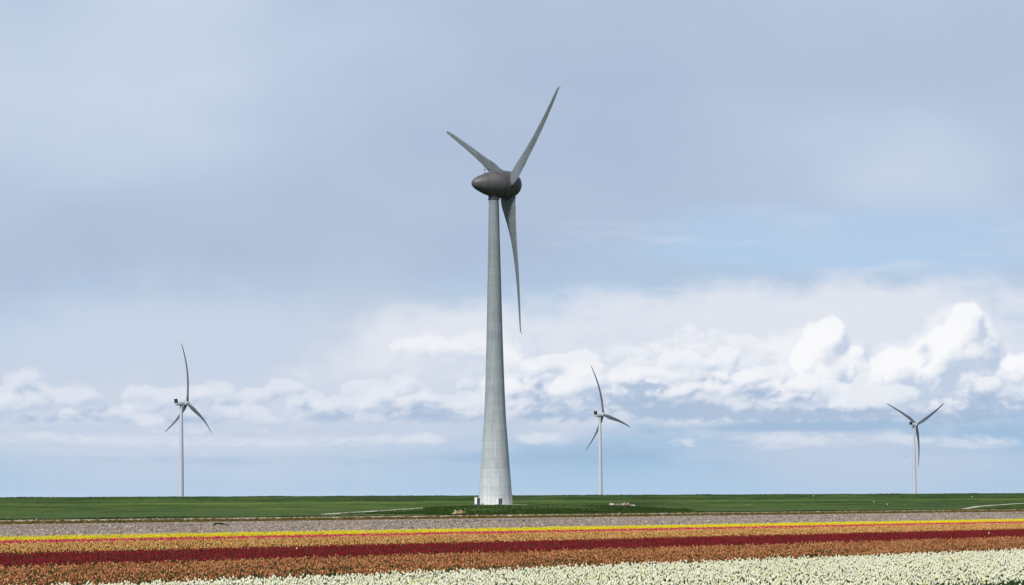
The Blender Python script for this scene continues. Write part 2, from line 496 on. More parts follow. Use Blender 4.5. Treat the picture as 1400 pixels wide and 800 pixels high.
def make_sky():
    step = 1400 / 1024
    gx = np.arange(-90, 1490, step); gy = np.arange(-90, 745, step)
    GX, GY = np.meshgrid(gx, gy)
    img = build_sky(GX, GY, step)
    az = np.concatenate([np.linspace(-180, -17, 60)[:-1], np.linspace(-16, 16, 1160), np.linspace(17, 180, 60)[1:]])
    el = np.concatenate([np.linspace(-1.2, 15.5, 600), np.linspace(16, 36, 24)])
    A, E = np.meshgrid(np.radians(az), np.radians(el))
    d = np.stack([np.sin(A) * np.cos(E), np.cos(A) * np.cos(E), np.sin(E)], -1)
    Mi = np.array(CR.transposed())
    c = d @ Mi.T
    f = np.where(np.cos(A) > 0.2, -c[..., 2], 1.0); f = np.maximum(f, 0.15)
    PX = 700 + c[..., 0] / f * FPX; PY = 400 + SHIFT * 1400 - c[..., 1] / f * FPX
    side = np.degrees(np.abs(A)) > 16.5
    PX = np.where(side, np.where(A < 0, -85, 1485), PX)
    PY = np.where(side, 690 - np.tan(np.minimum(E, 0.4)) * FPX, PY)
    fx = (PX - gx[0]) / step; fy = (PY - gy[0]) / step
    col = np.stack([bilin(img[..., k], fx, fy) for k in range(3)], -1)
    mean = col[:, np.abs(az) < 16.2].mean(1, keepdims=True)
    k = sm(np.degrees(np.abs(A)), 16, 40)[..., None]
    col = col * (1 - k) + mean * k
    k = sm(np.degrees(E), 14.5, 26)[..., None]
    col = col * (1 - k) + np.array(VEIL) * k
    RAD = 30000.0
    P = d * RAD + np.array([0, 0, EYE])
    ne, na = A.shape
    me = bpy.data.meshes.new("sky")
    me.vertices.add(ne * na)
    me.vertices.foreach_set("co", P.astype(np.float32).ravel())
    j, i = np.meshgrid(np.arange(ne - 1), np.arange(na - 1), indexing='ij')
    q = np.stack([j * na + i, (j + 1) * na + i, (j + 1) * na + i + 1, j * na + i + 1], -1).reshape(-1, 4)
    me.loops.add(q.size); me.polygons.add(len(q))
    me.loops.foreach_set("vertex_index", q.astype(np.int32).ravel())
    me.polygons.foreach_set("loop_start", np.arange(0, q.size, 4, dtype=np.int32))
    at_ = me.attributes.new("cloud_tone", 'FLOAT_COLOR', 'POINT')
    at_.data.foreach_set("color", np.concatenate([col, np.ones(col.shape[:2] + (1,))], -1).astype(np.float32).ravel())
    me.update(calc_edges=True)
    m = bpy.data.materials.new("sky_and_clouds"); m.use_nodes = True
    m.node_tree.nodes.clear()
    t = NT(m.node_tree)
    e = t.n("ShaderNodeEmission"); o = t.n("ShaderNodeOutputMaterial")
    t.put(e.inputs[0], t.n("ShaderNodeAttribute", attribute_name="cloud_tone").outputs[0])
    m.node_tree.links.new(e.outputs[0], o.inputs[0])
    m.cycles.emission_sampling = 'NONE'
    me.materials.append(m)
    ob = bpy.data.objects.new("sky", me); C.objects.link(ob)
    return tag(ob, kind="structure")


make_sky()
scene.view_settings.view_transform = 'Standard'
scene.view_settings.look = 'None'
scene.view_settings.exposure = 0
scene.cycles.adaptive_min_samples = 12
scene.cycles.max_bounces = 6

# ------------------------------------------------------------------ materials
def grass_mat(name, c0, c1, c2, big=0.02, fine=0.6):
    m, nt, b = new_mat(name, 0.95, 0.1)
    co = nt.n("ShaderNodeNewGeometry").outputs['Position']
    f = nt.noise(nt.vm('MULTIPLY', co, (1, 1, 3)), big, 8, 0.62)
    g = nt.noise(nt.vm('MULTIPLY', co, (0.6, 0.6, 3)), fine, 5, 0.6)
    mixf = nt.m('ADD', nt.m('MULTIPLY', f, 0.65), nt.m('MULTIPLY', g, 0.35))
    c = nt.ramp(mixf, [(0.36, c0), (0.5, c1), (0.66, c2)])
    nt.put(b.inputs['Base Color'], c)
    return m


def dike_mat():
    m, nt, b = new_mat("dike_grass", 0.95, 0.1)
    co = nt.n("ShaderNodeNewGeometry").outputs['Position']
    x, y, z = nt.sep(co)
    al = nt.m('ADD', nt.m('MULTIPLY', x, 0.9235), nt.m('MULTIPLY', y, 0.3836))
    ac = nt.m('ADD', nt.m('MULTIPLY', x, -0.3836), nt.m('MULTIPLY', y, 0.9235))
    p = nt.xyz(nt.m('MULTIPLY', al, 0.035), nt.m('MULTIPLY', ac, 0.10), nt.m('MULTIPLY', z, 0.9))
    f = nt.noise(p, 1.0, 8, 0.62, 0.4)
    g = nt.noise(nt.xyz(nt.m('MULTIPLY', al, 0.35), nt.m('MULTIPLY', ac, 0.12), nt.m('MULTIPLY', z, 2.5)), 1.0, 6, 0.65)
    h = nt.noise(nt.vm('MULTIPLY', co, (0.008, 0.008, 0.1)), 1.0, 4, 0.5)
    k = nt.m('ADD', nt.m('MULTIPLY', f, 0.5), nt.m('ADD', nt.m('MULTIPLY', g, 0.28), nt.m('MULTIPLY', h, 0.22)))
    w = nt.m('SUBTRACT', ac, CREST_W)
    k = nt.m('ADD', k, nt.m('SUBTRACT', nt.m('MULTIPLY', nt.ss(w, -44, -36), nt.ss(w, -30, -22, 0.07, 0.0)), nt.ss(w, -27, -20, 0.0, 0.055)))
    c = nt.ramp(k, [(0.39, (0.016, 0.034, 0.007)), (0.47, (0.033, 0.062, 0.010)), (0.53, (0.050, 0.083, 0.014)), (0.61, (0.084, 0.114, 0.026))])
    nt.put(b.inputs['Base Color'], c)
    bp = nt.n("ShaderNodeBump"); bp.inputs['Strength'].default_value = 0.5; bp.inputs['Distance'].default_value = 0.6
    nt.put(bp.inputs['Height'], g); nt.put(b.inputs['Normal'], bp.outputs[0])
    return m


CREST_W = -0.3836 * at(0, 680.0, 882.0).x + 0.9235 * 882.0
M_dike = dike_mat()
M_soil = plain("soil", (0.055, 0.045, 0.032), 0.4, 2.0, 0.95, 0.1)
M_bare = plain("bare_soil", (0.22, 0.182, 0.152), 0.35, 0.35, 0.95, 0.1)
M_track = plain("sandy_track", (0.36, 0.29, 0.225), 0.2, 0.15, 0.95, 0.1)
M_olive = grass_mat("olive_grass", (0.085, 0.062, 0.014), (0.13, 0.095, 0.025), (0.19, 0.14, 0.05), 0.05, 0.8)
M_ground = grass_mat("far_ground", (0.03, 0.06, 0.02), (0.04, 0.08, 0.025), (0.06, 0.1, 0.03))

# concrete tower of the big turbine
def tower_mat():
    m, nt, b = new_mat("tower_concrete", 0.75, 0.25)
    co = nt.n("ShaderNodeTexCoord").outputs['Object']
    x, y, z = nt.sep(co)
    streak = nt.noise(nt.vm('MULTIPLY', co, (1.2, 1.2, 0.06)), 1.0, 6, 0.6)
    blot = nt.noise(co, 0.35, 7, 0.6)
    H = 3.85
    cell = nt.m('FLOOR', nt.m('DIVIDE', z, H))
    wn = nt.n("ShaderNodeTexWhiteNoise", noise_dimensions='1D'); nt.put(wn.inputs['W'], cell)
    fr = nt.m('FRACT', nt.m('DIVIDE', z, H))
    dist = nt.m('MULTIPLY', nt.m('MINIMUM', fr, nt.m('SUBTRACT', 1.0, fr)), H)
    joint = nt.m('SUBTRACT', 1.0, nt.ss(dist, 0.04, 0.13))
    ang = nt.m('DIVIDE', nt.m('ARCTAN2', x, y), 2 * math.pi)
    an = nt.m('FRACT', nt.m('ADD', nt.m('MULTIPLY', ang, 3.0), nt.m('MULTIPLY', nt.m('MODULO', cell, 2.0), 0.5)))
    adist = nt.m('MINIMUM', an, nt.m('SUBTRACT', 1.0, an))
    vj = nt.m('MULTIPLY', nt.m('SUBTRACT', 1.0, nt.ss(adist, 0.002, 0.006)), nt.m('LESS_THAN', z, 60.0))
    # lifting holes beside the joints in the lower rings
    an2 = nt.m('FRACT', nt.m('MULTIPLY', ang, 21.0))
    hole = nt.m('MULTIPLY', nt.m('LESS_THAN', nt.m('ABSOLUTE', nt.m('SUBTRACT', an2, 0.5)), 0.11), nt.m('LESS_THAN', nt.m('ABSOLUTE', nt.m('SUBTRACT', fr, 0.06)), 0.05))
    hn = nt.m('GREATER_THAN', nt.noise(co, 0.45, 1), 0.5)
    hole = nt.m('MULTIPLY', nt.m('MULTIPLY', hole, hn), nt.m('LESS_THAN', z, 26.0))
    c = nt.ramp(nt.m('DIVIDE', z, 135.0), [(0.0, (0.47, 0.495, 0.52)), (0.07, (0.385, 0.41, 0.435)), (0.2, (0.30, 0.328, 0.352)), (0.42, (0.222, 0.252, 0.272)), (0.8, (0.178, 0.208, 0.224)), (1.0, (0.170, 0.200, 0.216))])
    v = nt.m('ADD', nt.m('MULTIPLY', nt.m('SUBTRACT', streak, 0.5), 0.75), nt.m('MULTIPLY', nt.m('SUBTRACT', blot, 0.5), 0.35))
    v = nt.m('ADD', nt.m('ADD', v, 1.0), nt.m('MULTIPLY', nt.m('SUBTRACT', wn.outputs[0], 0.5), 0.13))
    dk = nt.m('ADD', nt.m('MULTIPLY', joint, 0.15), nt.m('ADD', nt.m('MULTIPLY', vj, 0.03), nt.m('MULTIPLY', hole, 0.35)))
    v = nt.m('MULTIPLY', v, nt.m('SUBTRACT', 1.0, nt.m('MINIMUM', dk, 0.6)))
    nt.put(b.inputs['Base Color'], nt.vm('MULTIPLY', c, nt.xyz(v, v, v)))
    bp = nt.n("ShaderNodeBump"); bp.inputs['Strength'].default_value = 0.15; bp.inputs['Distance'].default_value = 0.05
    nt.put(bp.inputs['Height'], nt.m('SUBTRACT', nt.m('MULTIPLY', blot, 0.3), joint)); nt.put(b.inputs['Normal'], bp.outputs[0])
    return m


def blade_mat(name, col, var=0.22):
    m, nt, b = new_mat(name, 0.55, 0.35)
    co = nt.n("ShaderNodeTexCoord").outputs['Object']
    a = nt.noise(co, 0.25, 7, 0.65)
    s = nt.noise(nt.vm('MULTIPLY', co, (0.5, 0.5, 2.0)), 0.8, 5, 0.6)
    f = nt.m('ADD', nt.m('MULTIPLY', a, 0.6), nt.m('MULTIPLY', s, 0.4))
    nt.put(b.inputs['Base Color'], nt.ramp(f, [(0.34, tuple(c * (1 - 2 * var) for c in col)), (0.5, col), (0.68, tuple(c * (1 + var) for c in col))]))
    return m


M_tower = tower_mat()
M_blade = blade_mat("weathered_blade", (0.130, 0.153, 0.168))
M_nac = plain("nacelle_shell", (0.068, 0.065, 0.072), 0.28, 0.35, 0.5, 0.4, stretch=(1, 1, 0.4))
M_nac2 = plain("collar_shell", (0.05, 0.046, 0.052), 0.25, 0.5, 0.6, 0.3)
M_mast = plain("mast_metal", (0.08, 0.085, 0.095), 0.2, 2.0, 0.5, 0.4)
M_ftower = plain("far_tower_hazed", (0.42, 0.44, 0.52), 0.05, 0.1, 0.5, 0.3, stretch=(1, 1, 0.3))  # pale tower with the blue haze of distance mixed into its colour
M_fblade = blade_mat("far_blade_shaded", (0.085, 0.098, 0.125), 0.15)  # white blades; their shade and bluish haze are put into this dark colour
M_fnac = plain("far_nacelle_paint", (0.42, 0.46, 0.49), 0.08, 0.5, 0.5, 0.3)
M_cool = plain("cooler_metal", (0.02, 0.028, 0.04), 0.3, 1.0, 0.5, 0.3)
M_cabw = plain("cabinet_white", (0.72, 0.74, 0.76), 0.08, 1.0, 0.5, 0.3)
M_cabg = plain("cabinet_grey", (0.15, 0.165, 0.19), 0.15, 1.5, 0.6, 0.3)
M_cabd = plain("cabinet_louvre", (0.07, 0.075, 0.085), 0.2, 2.0, 0.6, 0.3)


# ------------------------------------------------------------------ wind turbines
def airfoil(c, t, n=28):
    """closed section: x from -0.35c (leading) to 0.65c (trailing), y = thickness"""
    pts = []
    for i in range(n):
        a = 2 * math.pi * i / n
        x = 0.5 * (1 - math.cos(a))            # 0 leading .. 1 trailing
        th = 2.6 * t * 0.5 * (math.sqrt(max(x, 0)) * 0.62 * (1 - x) + 0.16 * (1 - x) * x + 0.03 * (1 - x ** 6) * x)
        th = max(th, 0.0)
        pts.append(((x - 0.35) * c, th * (1 if a <= math.pi else -1) + 0.10 * t * math.sin(math.pi * x)))
    return pts


def blade_rings(stations, bend, pitch):
    rings = []
    for r, c, t, beta, blend in stations:
        b = R(beta + pitch)
        sec = airfoil(c, t)
        n = len(sec)
        ring = []
        for i, (x, y) in enumerate(sec):
            a = 2 * math.pi * i / n
            ex, ey = -math.cos(a) * c * 0.5 * 0.98 + 0.12 * c, math.sin(a) * t * 0.5
            x = x * (1 - blend) + ex * blend
            y = y * (1 - blend) + ey * blend
            # local frame: X along t-hat (trailing side), Y along the axis to the nose, Z along the blade
            ring.append((x * math.cos(b) + y * math.sin(b), -x * math.sin(b) + y * math.cos(b) + bend(r), r))
        rings.append(ring)
    return rings


def interp_stations(st, n):
    out = []
    rs = [s[0] for s in st]
    for k in range(n + 1):
        f = k / n
        r = rs[0] + (rs[-1] - rs[0]) * f ** 1.15
        out.append(tuple([r] + [float(np.interp(r, rs, [s[j] for s in st])) for j in range(1, 5)]))
    return out


def rotor_matrix(hub, axis_az, tilt, theta):
    """columns: t-hat, nose axis, blade direction"""
    a0 = Vector((math.sin(axis_az), math.cos(axis_az), 0))
    a = (a0 * math.cos(tilt) + Vector((0, 0, 1)) * math.sin(tilt)).normalized()
    h = Vector((math.cos(axis_az), -math.sin(axis_az), 0))
    up = h.cross(a) * -1
    if up.z < 0: up = -up
    b = h * math.sin(theta) + up * math.cos(theta)
    t = h * math.cos(theta) - up * math.sin(theta)
    m = Matrix((t, a, b)).transposed().to_4x4()
    m.translation = hub
    return m, a


def big_turbine():
    base = at(677.5, 690.6, 837.0)
    root = empty("wind_turbine", base)
    tag(root, "huge grey concrete wind turbine with dark egg-shaped nacelle standing on the grassy mound in front", "wind turbine")
    prof = [(0, 7.15), (4, 6.98), (9, 6.6), (17, 6.0), (27, 5.28), (36, 4.62), (46, 4.2), (60, 3.72), (77, 3.25), (95, 2.85), (112, 2.45), (129.5, 2.1)]
    fine = []
    for k in range(80):
        z = 129.5 * k / 79
        fine.append((z, float(np.interp(z, [p[0] for p in prof], [p[1] for p in prof]))))
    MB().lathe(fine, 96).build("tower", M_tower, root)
    MB().lathe([(-0.6, 7.6), (0.12, 7.6), (0.16, 7.4), (0.16, 7.2)], 64, cap1=False).build("foundation_ring", M_cabw, root)
    az = math.atan2(base.x, base.y) + R(64.4)
    hz_ = 134.6
    ax0 = Vector((math.sin(az), math.cos(az), 0))
    hub = at(695.5, 252.6, 837.0 + 7.1 * ax0.y) - base
    m0, ax = rotor_matrix(hub, az, R(1.5), 0)
    # collar between tower and nacelle
    MB().lathe([(128.9, 2.15), (128.95, 2.42), (129.4, 2.42), (129.45, 2.3), (131.4, 2.35)], 64).build("yaw_collar", M_nac2, root)
    nac = [(-17.3, 0.02), (-17.25, 0.5), (-17.0, 1.05), (-16.5, 1.65), (-15.6, 2.35), (-14.2, 3.12), (-12.4, 3.95), (-10.4, 4.7), (-8.4, 5.25), (-6.4, 5.62), (-4.8, 5.78), (-3.75, 5.84), (-3.7, 5.6), (-3.5, 5.6)]
    n = MB().lathe(nac, 72, ax, hub).build("nacelle", M_nac, root, angle=50)
    seams = MB()
    for s, r in ((-6.9, 5.56), (-11.4, 4.36)):
        seams.lathe([(s - 0.05, r), (s - 0.05, r + 0.02), (s + 0.05, r + 0.035), (s + 0.05, r)], 72, ax, hub)
    seams.build("panel_seam", M_nac2, n)
    hubp = [(-3.5, 5.5), (-3.3, 5.5), (-3.25, 5.82), (-2, 5.86), (-0.5, 5.8), (1.0, 5.55), (2.4, 5.0), (3.6, 4.2), (4.5, 3.25), (5.15, 2.2), (5.5, 1.1), (5.6, 0.02)]
    hb = MB().lathe(hubp, 72, ax, hub).build("spinner", M_nac, root, angle=50)
    # instrument mast on the nacelle roof
    ms = MB()
    q = hub + ax * -9.6 + Vector((0, 0, 4.6))
    ms.tube(q, q + Vector((0, 0, 2.9)), 0.1); ms.tube(q + ax * -1.6 + Vector((0, 0, -0.6)), q + ax * -1.6 + Vector((0, 0, 2.6)), 0.1)
    ms.tube(q + ax * -1.7 + Vector((0, 0, 1.5)), q + ax * 0.8 + Vector((0, 0, 1.6)), 0.16)
    ms.tube(q + ax * -1.9 + Vector((0, 0, 2.6)), q + ax * -1.3 + Vector((0, 0, 2.6)), 0.14)
    ms.build("instrument_mast", M_mast, n)
    st = [(4.3, 6.4, 3.4, 24, 0.75), (5.6, 8.2, 3.2, 22, 0.45), (7.0, 8.4, 2.9, 20, 0.2), (9.5, 8.2, 2.5, 17, 0.06), (13, 7.3, 2.0, 13, 0), (17.5, 6.0, 1.5, 9, 0), (23.5, 4.6, 1.05, 5, 0),
          (30, 3.8, 0.8, 2, 0), (40, 2.95, 0.55, -1, 0), (50, 2.25, 0.38, -3, 0), (57, 1.75, 0.26, -4, 0), (61.5, 1.25, 0.18, -4, 0), (63.2, 0.75, 0.12, -4, 0), (63.8, 0.22, 0.06, -4, 0)]
    bend = lambda r: 0.9 * math.sin(math.pi * min(1, max(0, (r - 8) / 55.8))) - 1.3 * r / 63.8 + (0.8 * max(0, (r - 62.0) / 1.8) ** 1.5 if r > 62.0 else 0)
    sts = interp_stations(st, 46)
    br = blade_rings(sts, bend, 0)
    bm = MB().loft(br).mesh("blade", [M_blade], True, 50)
    col_st = [(2.6, 7.6, 4.0, 23, 0.5), (5.9, 8.5, 3.8, 22, 0.45), (6.0, 7.8, 3.3, 22, 0.45)]
    cm = MB().loft(blade_rings(col_st, lambda r: 0, 0)).mesh("root_fairing", [M_nac], True, 40)
    for th in (60.5, 180.5, -59.5):
        m, _ = rotor_matrix(hub, az, R(6.1), R(th))
        o = bpy.data.objects.new("blade", bm); C.objects.link(o); o.parent = root; o.matrix_local = m
        f = bpy.data.objects.new("root_fairing", cm); C.objects.link(f); f.parent = o
    return root, base


def slim_turbine(px, pbase, depth, hubpx, psi, thetas, label, tilt=6.0, pitch=-8):
    Rb = 54.0
    g = at(px, pbase, depth)
    hubw = at(hubpx[0], hubpx[1], depth)
    z0 = 1.0
    base = Vector((g.x, depth, z0))
    root = empty("wind_turbine", base)
    tag(root, label, "wind turbine", "slim pale wind turbines beyond the dike")
    H = hubw.z - z0 - 0.3
    az = math.atan2(base.x, base.y) + R(psi)
    ax0 = Vector((math.sin(az), math.cos(az), 0))
    m0, ax = rotor_matrix(Vector((0, 0, H)), az, R(tilt), 0)
    hub = hubw - base
    MB().lathe([(0, 2.5), (2, 2.42), (30, 2.2), (60, 1.85), (H - 2.1, 1.35), (H - 2.05, 1.5), (H - 1.4, 1.5)], 40).build("tower", M_ftower, root)
    side = Vector((0, 0, 1)).cross(ax)
    up = ax.cross(side)
    if up.z < 0: up = -up
    rings = []
    for s, w, h, dz in ((-5.6, 1.2, 1.1, 0.1), (-5.4, 1.75, 1.6, 0.05), (-4.0, 1.95, 1.85, 0), (0, 2.0, 1.95, 0), (2.2, 1.9, 1.9, 0), (2.9, 1.7, 1.7, 0)):
        ring = []
        for i in range(24):
            a = 2 * math.pi * i / 24
            ca, sa = math.cos(a), math.sin(a)
            k = 1 / (abs(ca) ** 4 + abs(sa) ** 4) ** 0.25
            ring.append(Vector((0, 0, H)) + ax * s + side * (ca * k * w) + up * (sa * k * h + dz))
        rings.append(ring)
    n = MB().loft(rings).build("nacelle", M_fnac, root, angle=50)
    mb = MB()
    c0 = Vector((0, 0, H)) + ax * -5.0
    rr = []
    for s in (-0.75, 0.75):
        rr.append([c0 + ax * s + side * x + up * z for x, z in ((-1.9, 0.6), (1.9, 0.6), (1.9, 4.3), (-1.9, 4.3))])
    mb.loft(rr)
    mb.build("cooler", M_cool, n, smooth=False)
    MB().lathe([(-1.8, 1.75), (-1.5, 1.85), (0.0, 1.9), (1.0, 1.7), (1.8, 1.2), (2.3, 0.6), (2.45, 0.02)], 32, ax, hub).build("spinner", M_fnac, root, angle=50)
    st = [(1.4, 2.3, 2.3, 20, 1), (4, 2.5, 2.1, 20, 0.8), (8, 3.6, 1.5, 17, 0.25), (12, 3.9, 1.1, 13, 0), (20, 3.1, 0.75, 8, 0), (32, 2.2, 0.45, 4, 0), (44, 1.5, 0.28, 1, 0), (51, 1.0, 0.18, 0, 0), (53.4, 0.55, 0.1, 0, 0), (54, 0.15, 0.05, 0, 0)]
    bend = lambda r: 2.4 * math.sin(math.pi * min(1, r / 54)) - 1.6 * (r / 54) ** 3
    bm = MB().loft(blade_rings([(r, c * 1.1, t * 1.1, b_, k) for r, c, t, b_, k in interp_stations(st, 30)], bend, pitch)).mesh("blade", [M_fblade], True, 50)
    for th in thetas:
        m, _ = rotor_matrix(hub, az, R(tilt), R(th))
        o = bpy.data.objects.new("blade", bm); C.objects.link(o); o.parent = root; o.matrix_local = m
    return root


turb, TB = big_turbine()
slim_turbine(247.7, 680, 1778, (255.9, 550.8), 64, (2.7, 122.7, -117.3), "slim pale wind turbine at far left, one blade pointing straight up")
slim_turbine(820.9, 678, 2082, (824.7, 566.6), 57.6, (-13.4, 106.6, -133.4), "slim pale wind turbine just right of the huge turbine, one blade stretched to the right")
slim_turbine(1250.6, 675, 2508, (1253.3, 580.5), 40.5, (-57.9, 62.1, 182.1), "smallest slim pale wind turbine at far right, its blades forming a Y")


# ------------------------------------------------------------------ terrain
def vrow(y700, z=0.0): return v_of(700, y700, z)


V_WHITE0 = v_of(1350, 808.0, 0.56)
V_BROWN0 = v_of(700, 774.0, 0.56)
V_RED0 = v_of(700, 752.0, 0.56)
V_ORANGE0 = v_of(700, 738.3, 0.56)
V_PINK0 = v_of(700, 727.3, 0.56)
V_YEL0 = v_of(700, 725.3, 0.56)
V_GREY0 = v_of(700, 721.2, 0.56)
V_OLIVE0 = v_of(700, 708.5, 0.0)
V_TRACK0 = v_of(700, 706.3, 0.0)
V_GRASS0 = v_of(700, 703.9, 0.0)


def strip(name, v0, v1, mat, z=0.0, u0=-400, u1=1600, nu=40, nv=2, zf=None):
    vs, fs = [], []
    us = np.linspace(u0, u1, nu + 1); vv_ = np.linspace(v0, v1, nv + 1)
    for v in vv_:
        for u in us:
            p = D2 * u + N2 * v
            vs.append((p[0], p[1], z + (zf(p[0], p[1], u, v) if zf else 0)))
    for j in range(nv):
        for i in range(nu):
            a = j * (nu + 1) + i
            fs.append((a, a + 1, a + nu + 2, a + nu + 1))
    return tag(MB().add(vs, fs).build(name, mat), kind="structure")


g = MB().add([(-30000, -3000, -0.8), (30000, -3000, -0.8), (30000, 40000, -0.8), (-30000, 40000, -0.8)], [(0, 1, 2, 3)]).build("ground", M_ground)
tag(g, kind="structure")
strip("flower_field", -120, V_GREY0, M_soil)
strip("bare_field", V_GREY0, V_OLIVE0, M_bare)
strip("field_margin", V_OLIVE0, V_TRACK0, M_olive)
strip("farm_track", V_TRACK0, V_GRASS0, M_track)

# grass land with the turbine mound, then the dike
CREST_A = at(0, 680.0, 882.0)
CREST_B = at(1400, 674.5, 1093.0)
CD = np.array([CREST_B.x - CREST_A.x, CREST_B.y - CREST_A.y]); CD = CD / np.linalg.norm(CD)
CN = np.array([-CD[1], CD[0]])
CREST_Z = (CREST_A.z + CREST_B.z) / 2


def sst(x, a, b):
    t = np.clip((x - a) / (b - a), 0, 1)
    return t * t * (3 - 2 * t)


def vnoise(x, y, seed=0):
    """cheap smooth noise from sines"""
    s = 0
    for k, (fx, fy, a) in enumerate(((0.05, 0.023, 1), (0.11, -0.07, 0.6), (0.23, 0.19, 0.4), (0.51, -0.43, 0.22))):
        s = s + a * np.sin(x * fx + seed * 1.7 + k) * np.cos(y * fy + seed * 0.9 + 2 * k)
    return s


def land_z(X, Y):
    X = np.asarray(X, float); Y = np.asarray(Y, float)
    w = (X - CREST_A.x) * CN[0] + (Y - CREST_A.y) * CN[1]        # metres beyond the crest line
    dk = np.interp(w, [-110, -62, -40, -26, -5, 0, 3, 8, 40, 120], [0.0, 0.9, 3.3, 3.75, CREST_Z - 0.35, CREST_Z, CREST_Z, CREST_Z - 0.4, 0.0, -0.7])
    a = X / np.maximum(Y, 1)
    top = np.interp(a, [-0.094, -0.070, -0.046, -0.030, -0.018, 0.024, 0.045, 0.062, 0.080, 0.094],
                    [0.0, 0.45, 1.15, 1.7, 2.08, 2.08, 1.85, 1.25, 0.55, 0.0])
    v = X * N2[0] + Y * N2[1]
    foot = V_GRASS0 + 6
    prof = sst(v, foot, foot + 70 + 260 * np.clip((-0.018 - a) / 0.08, 0, 1) * 0.4)
    mound = top * prof
    rough = 0.07 * vnoise(X, Y, 3) * sst(v, foot - 5, foot + 10)
    return np.maximum(dk, mound) + np.where(w < -8, rough, 0.25 * rough) - 0.0


vs, fs = [], []
us = np.concatenate([np.linspace(-500, 100, 40), np.linspace(103, 1000, 300)[0:], np.linspace(1010, 2600, 60)])
# rows in v, finer near the front bank
vl = np.concatenate([np.linspace(V_GRASS0, V_GRASS0 + 110, 45), np.linspace(V_GRASS0 + 114, 1250, 200)])
U, V_ = np.meshgrid(us, vl)
X = D2[0] * U + N2[0] * V_; Y = D2[1] * U + N2[1] * V_
Z = land_z(X, Y)
nu = len(us)
vs = np.stack([X.ravel(), Y.ravel(), Z.ravel()], 1).tolist()
fs = [(j * nu + i, j * nu + i + 1, (j + 1) * nu + i + 1, (j + 1) * nu + i) for j in range(len(vl) - 1) for i in range(nu - 1)]
tag(MB().add(vs, fs).build("dike", M_dike, angle=180), kind="structure")


# ------------------------------------------------------------------ plants and clods scattered as uncountable cover
def scatter(name, pts, mats, templates, label, rot, scl, rnd, tid, cat):
    """one object: its mesh holds the template plants and one loose vertex per plant; geometry nodes copy a template onto each"""
    mb = MB(); tm = []
    for k, t in enumerate(templates):
        mb.add(t.v, t.f); mb.m[-len(t.f):] = t.m
        tm += [k + 1] * len(t.v)
    nt_, n = len(mb.v), len(pts)
    me = bpy.data.meshes.new(name)
    me.from_pydata(mb.v, [], mb.f)
    me.polygons.foreach_set("material_index", mb.m)
    me.polygons.foreach_set("use_smooth", [True] * len(mb.f))
    me.vertices.add(n)
    co = np.zeros((nt_ + n, 3), np.float32); co[:nt_] = mb.v; co[nt_:] = pts
    me.vertices.foreach_set("co", co.ravel())
    for m in mats: me.materials.append(m)

    def attr(nm, typ, key, val, width):
        a = me.attributes.new(nm, typ, 'POINT')
        full = np.zeros((nt_ + n, width), np.float32 if typ != 'INT' else np.int32); full[nt_:] = np.asarray(val).reshape(n, width)
        a.data.foreach_set(key, full.ravel())
    attr("rot", 'FLOAT_VECTOR', "vector", rot, 3); attr("scl", 'FLOAT', "value", scl, 1); attr("rnd", 'FLOAT', "value", rnd, 1); attr("tid", 'INT', "value", tid, 1)
    a = me.attributes.new("tm", 'INT', 'POINT'); a.data.foreach_set("value", np.array(tm + [0] * n, np.int32))
    me.update()
    o = bpy.data.objects.new(name, me); C.objects.link(o)
    g = bpy.data.node_groups.new(name, 'GeometryNodeTree')
    g.interface.new_socket("Geometry", in_out='INPUT', socket_type='NodeSocketGeometry')
    g.interface.new_socket("Geometry", in_out='OUTPUT', socket_type='NodeSocketGeometry')
    N = lambda t, **k: NT(g).n(t, **k)
    gi, go = N("NodeGroupInput"), N("NodeGroupOutput")

    def named(nm, typ):
        q = N("GeometryNodeInputNamedAttribute", data_type=typ); q.inputs[0].default_value = nm
        return q.outputs[0]

    def part(k):
        c = N("FunctionNodeCompare", data_type='INT', operation='EQUAL')
        g.links.new(named("tm", 'INT'), c.inputs[2]); c.inputs[3].default_value = k
        sp = N("GeometryNodeSeparateGeometry", domain='POINT')
        g.links.new(gi.outputs[0], sp.inputs[0]); g.links.new(c.outputs[0], sp.inputs[1])
        return sp.outputs[0]
    join = N("GeometryNodeJoinGeometry")
    for k in reversed(range(len(templates))):
        gti = N("GeometryNodeGeometryToInstance"); g.links.new(part(k + 1), gti.inputs[0]); g.links.new(gti.outputs[0], join.inputs[0])
    iop = N("GeometryNodeInstanceOnPoints")
    g.links.new(part(0), iop.inputs['Points']); g.links.new(join.outputs[0], iop.inputs['Instance'])
    iop.inputs['Pick Instance'].default_value = True
    g.links.new(named("tid", 'INT'), iop.inputs['Instance Index'])
    e2r = N("FunctionNodeEulerToRotation"); g.links.new(named("rot", 'FLOAT_VECTOR'), e2r.inputs[0]); g.links.new(e2r.outputs[0], iop.inputs['Rotation'])
    g.links.new(named("scl", 'FLOAT'), iop.inputs['Scale'])
    g.links.new(iop.outputs[0], go.inputs[0])
    md = o.modifiers.new("scatter", 'NODES'); md.node_group = g
    return tag(o, label, cat, kind="stuff")


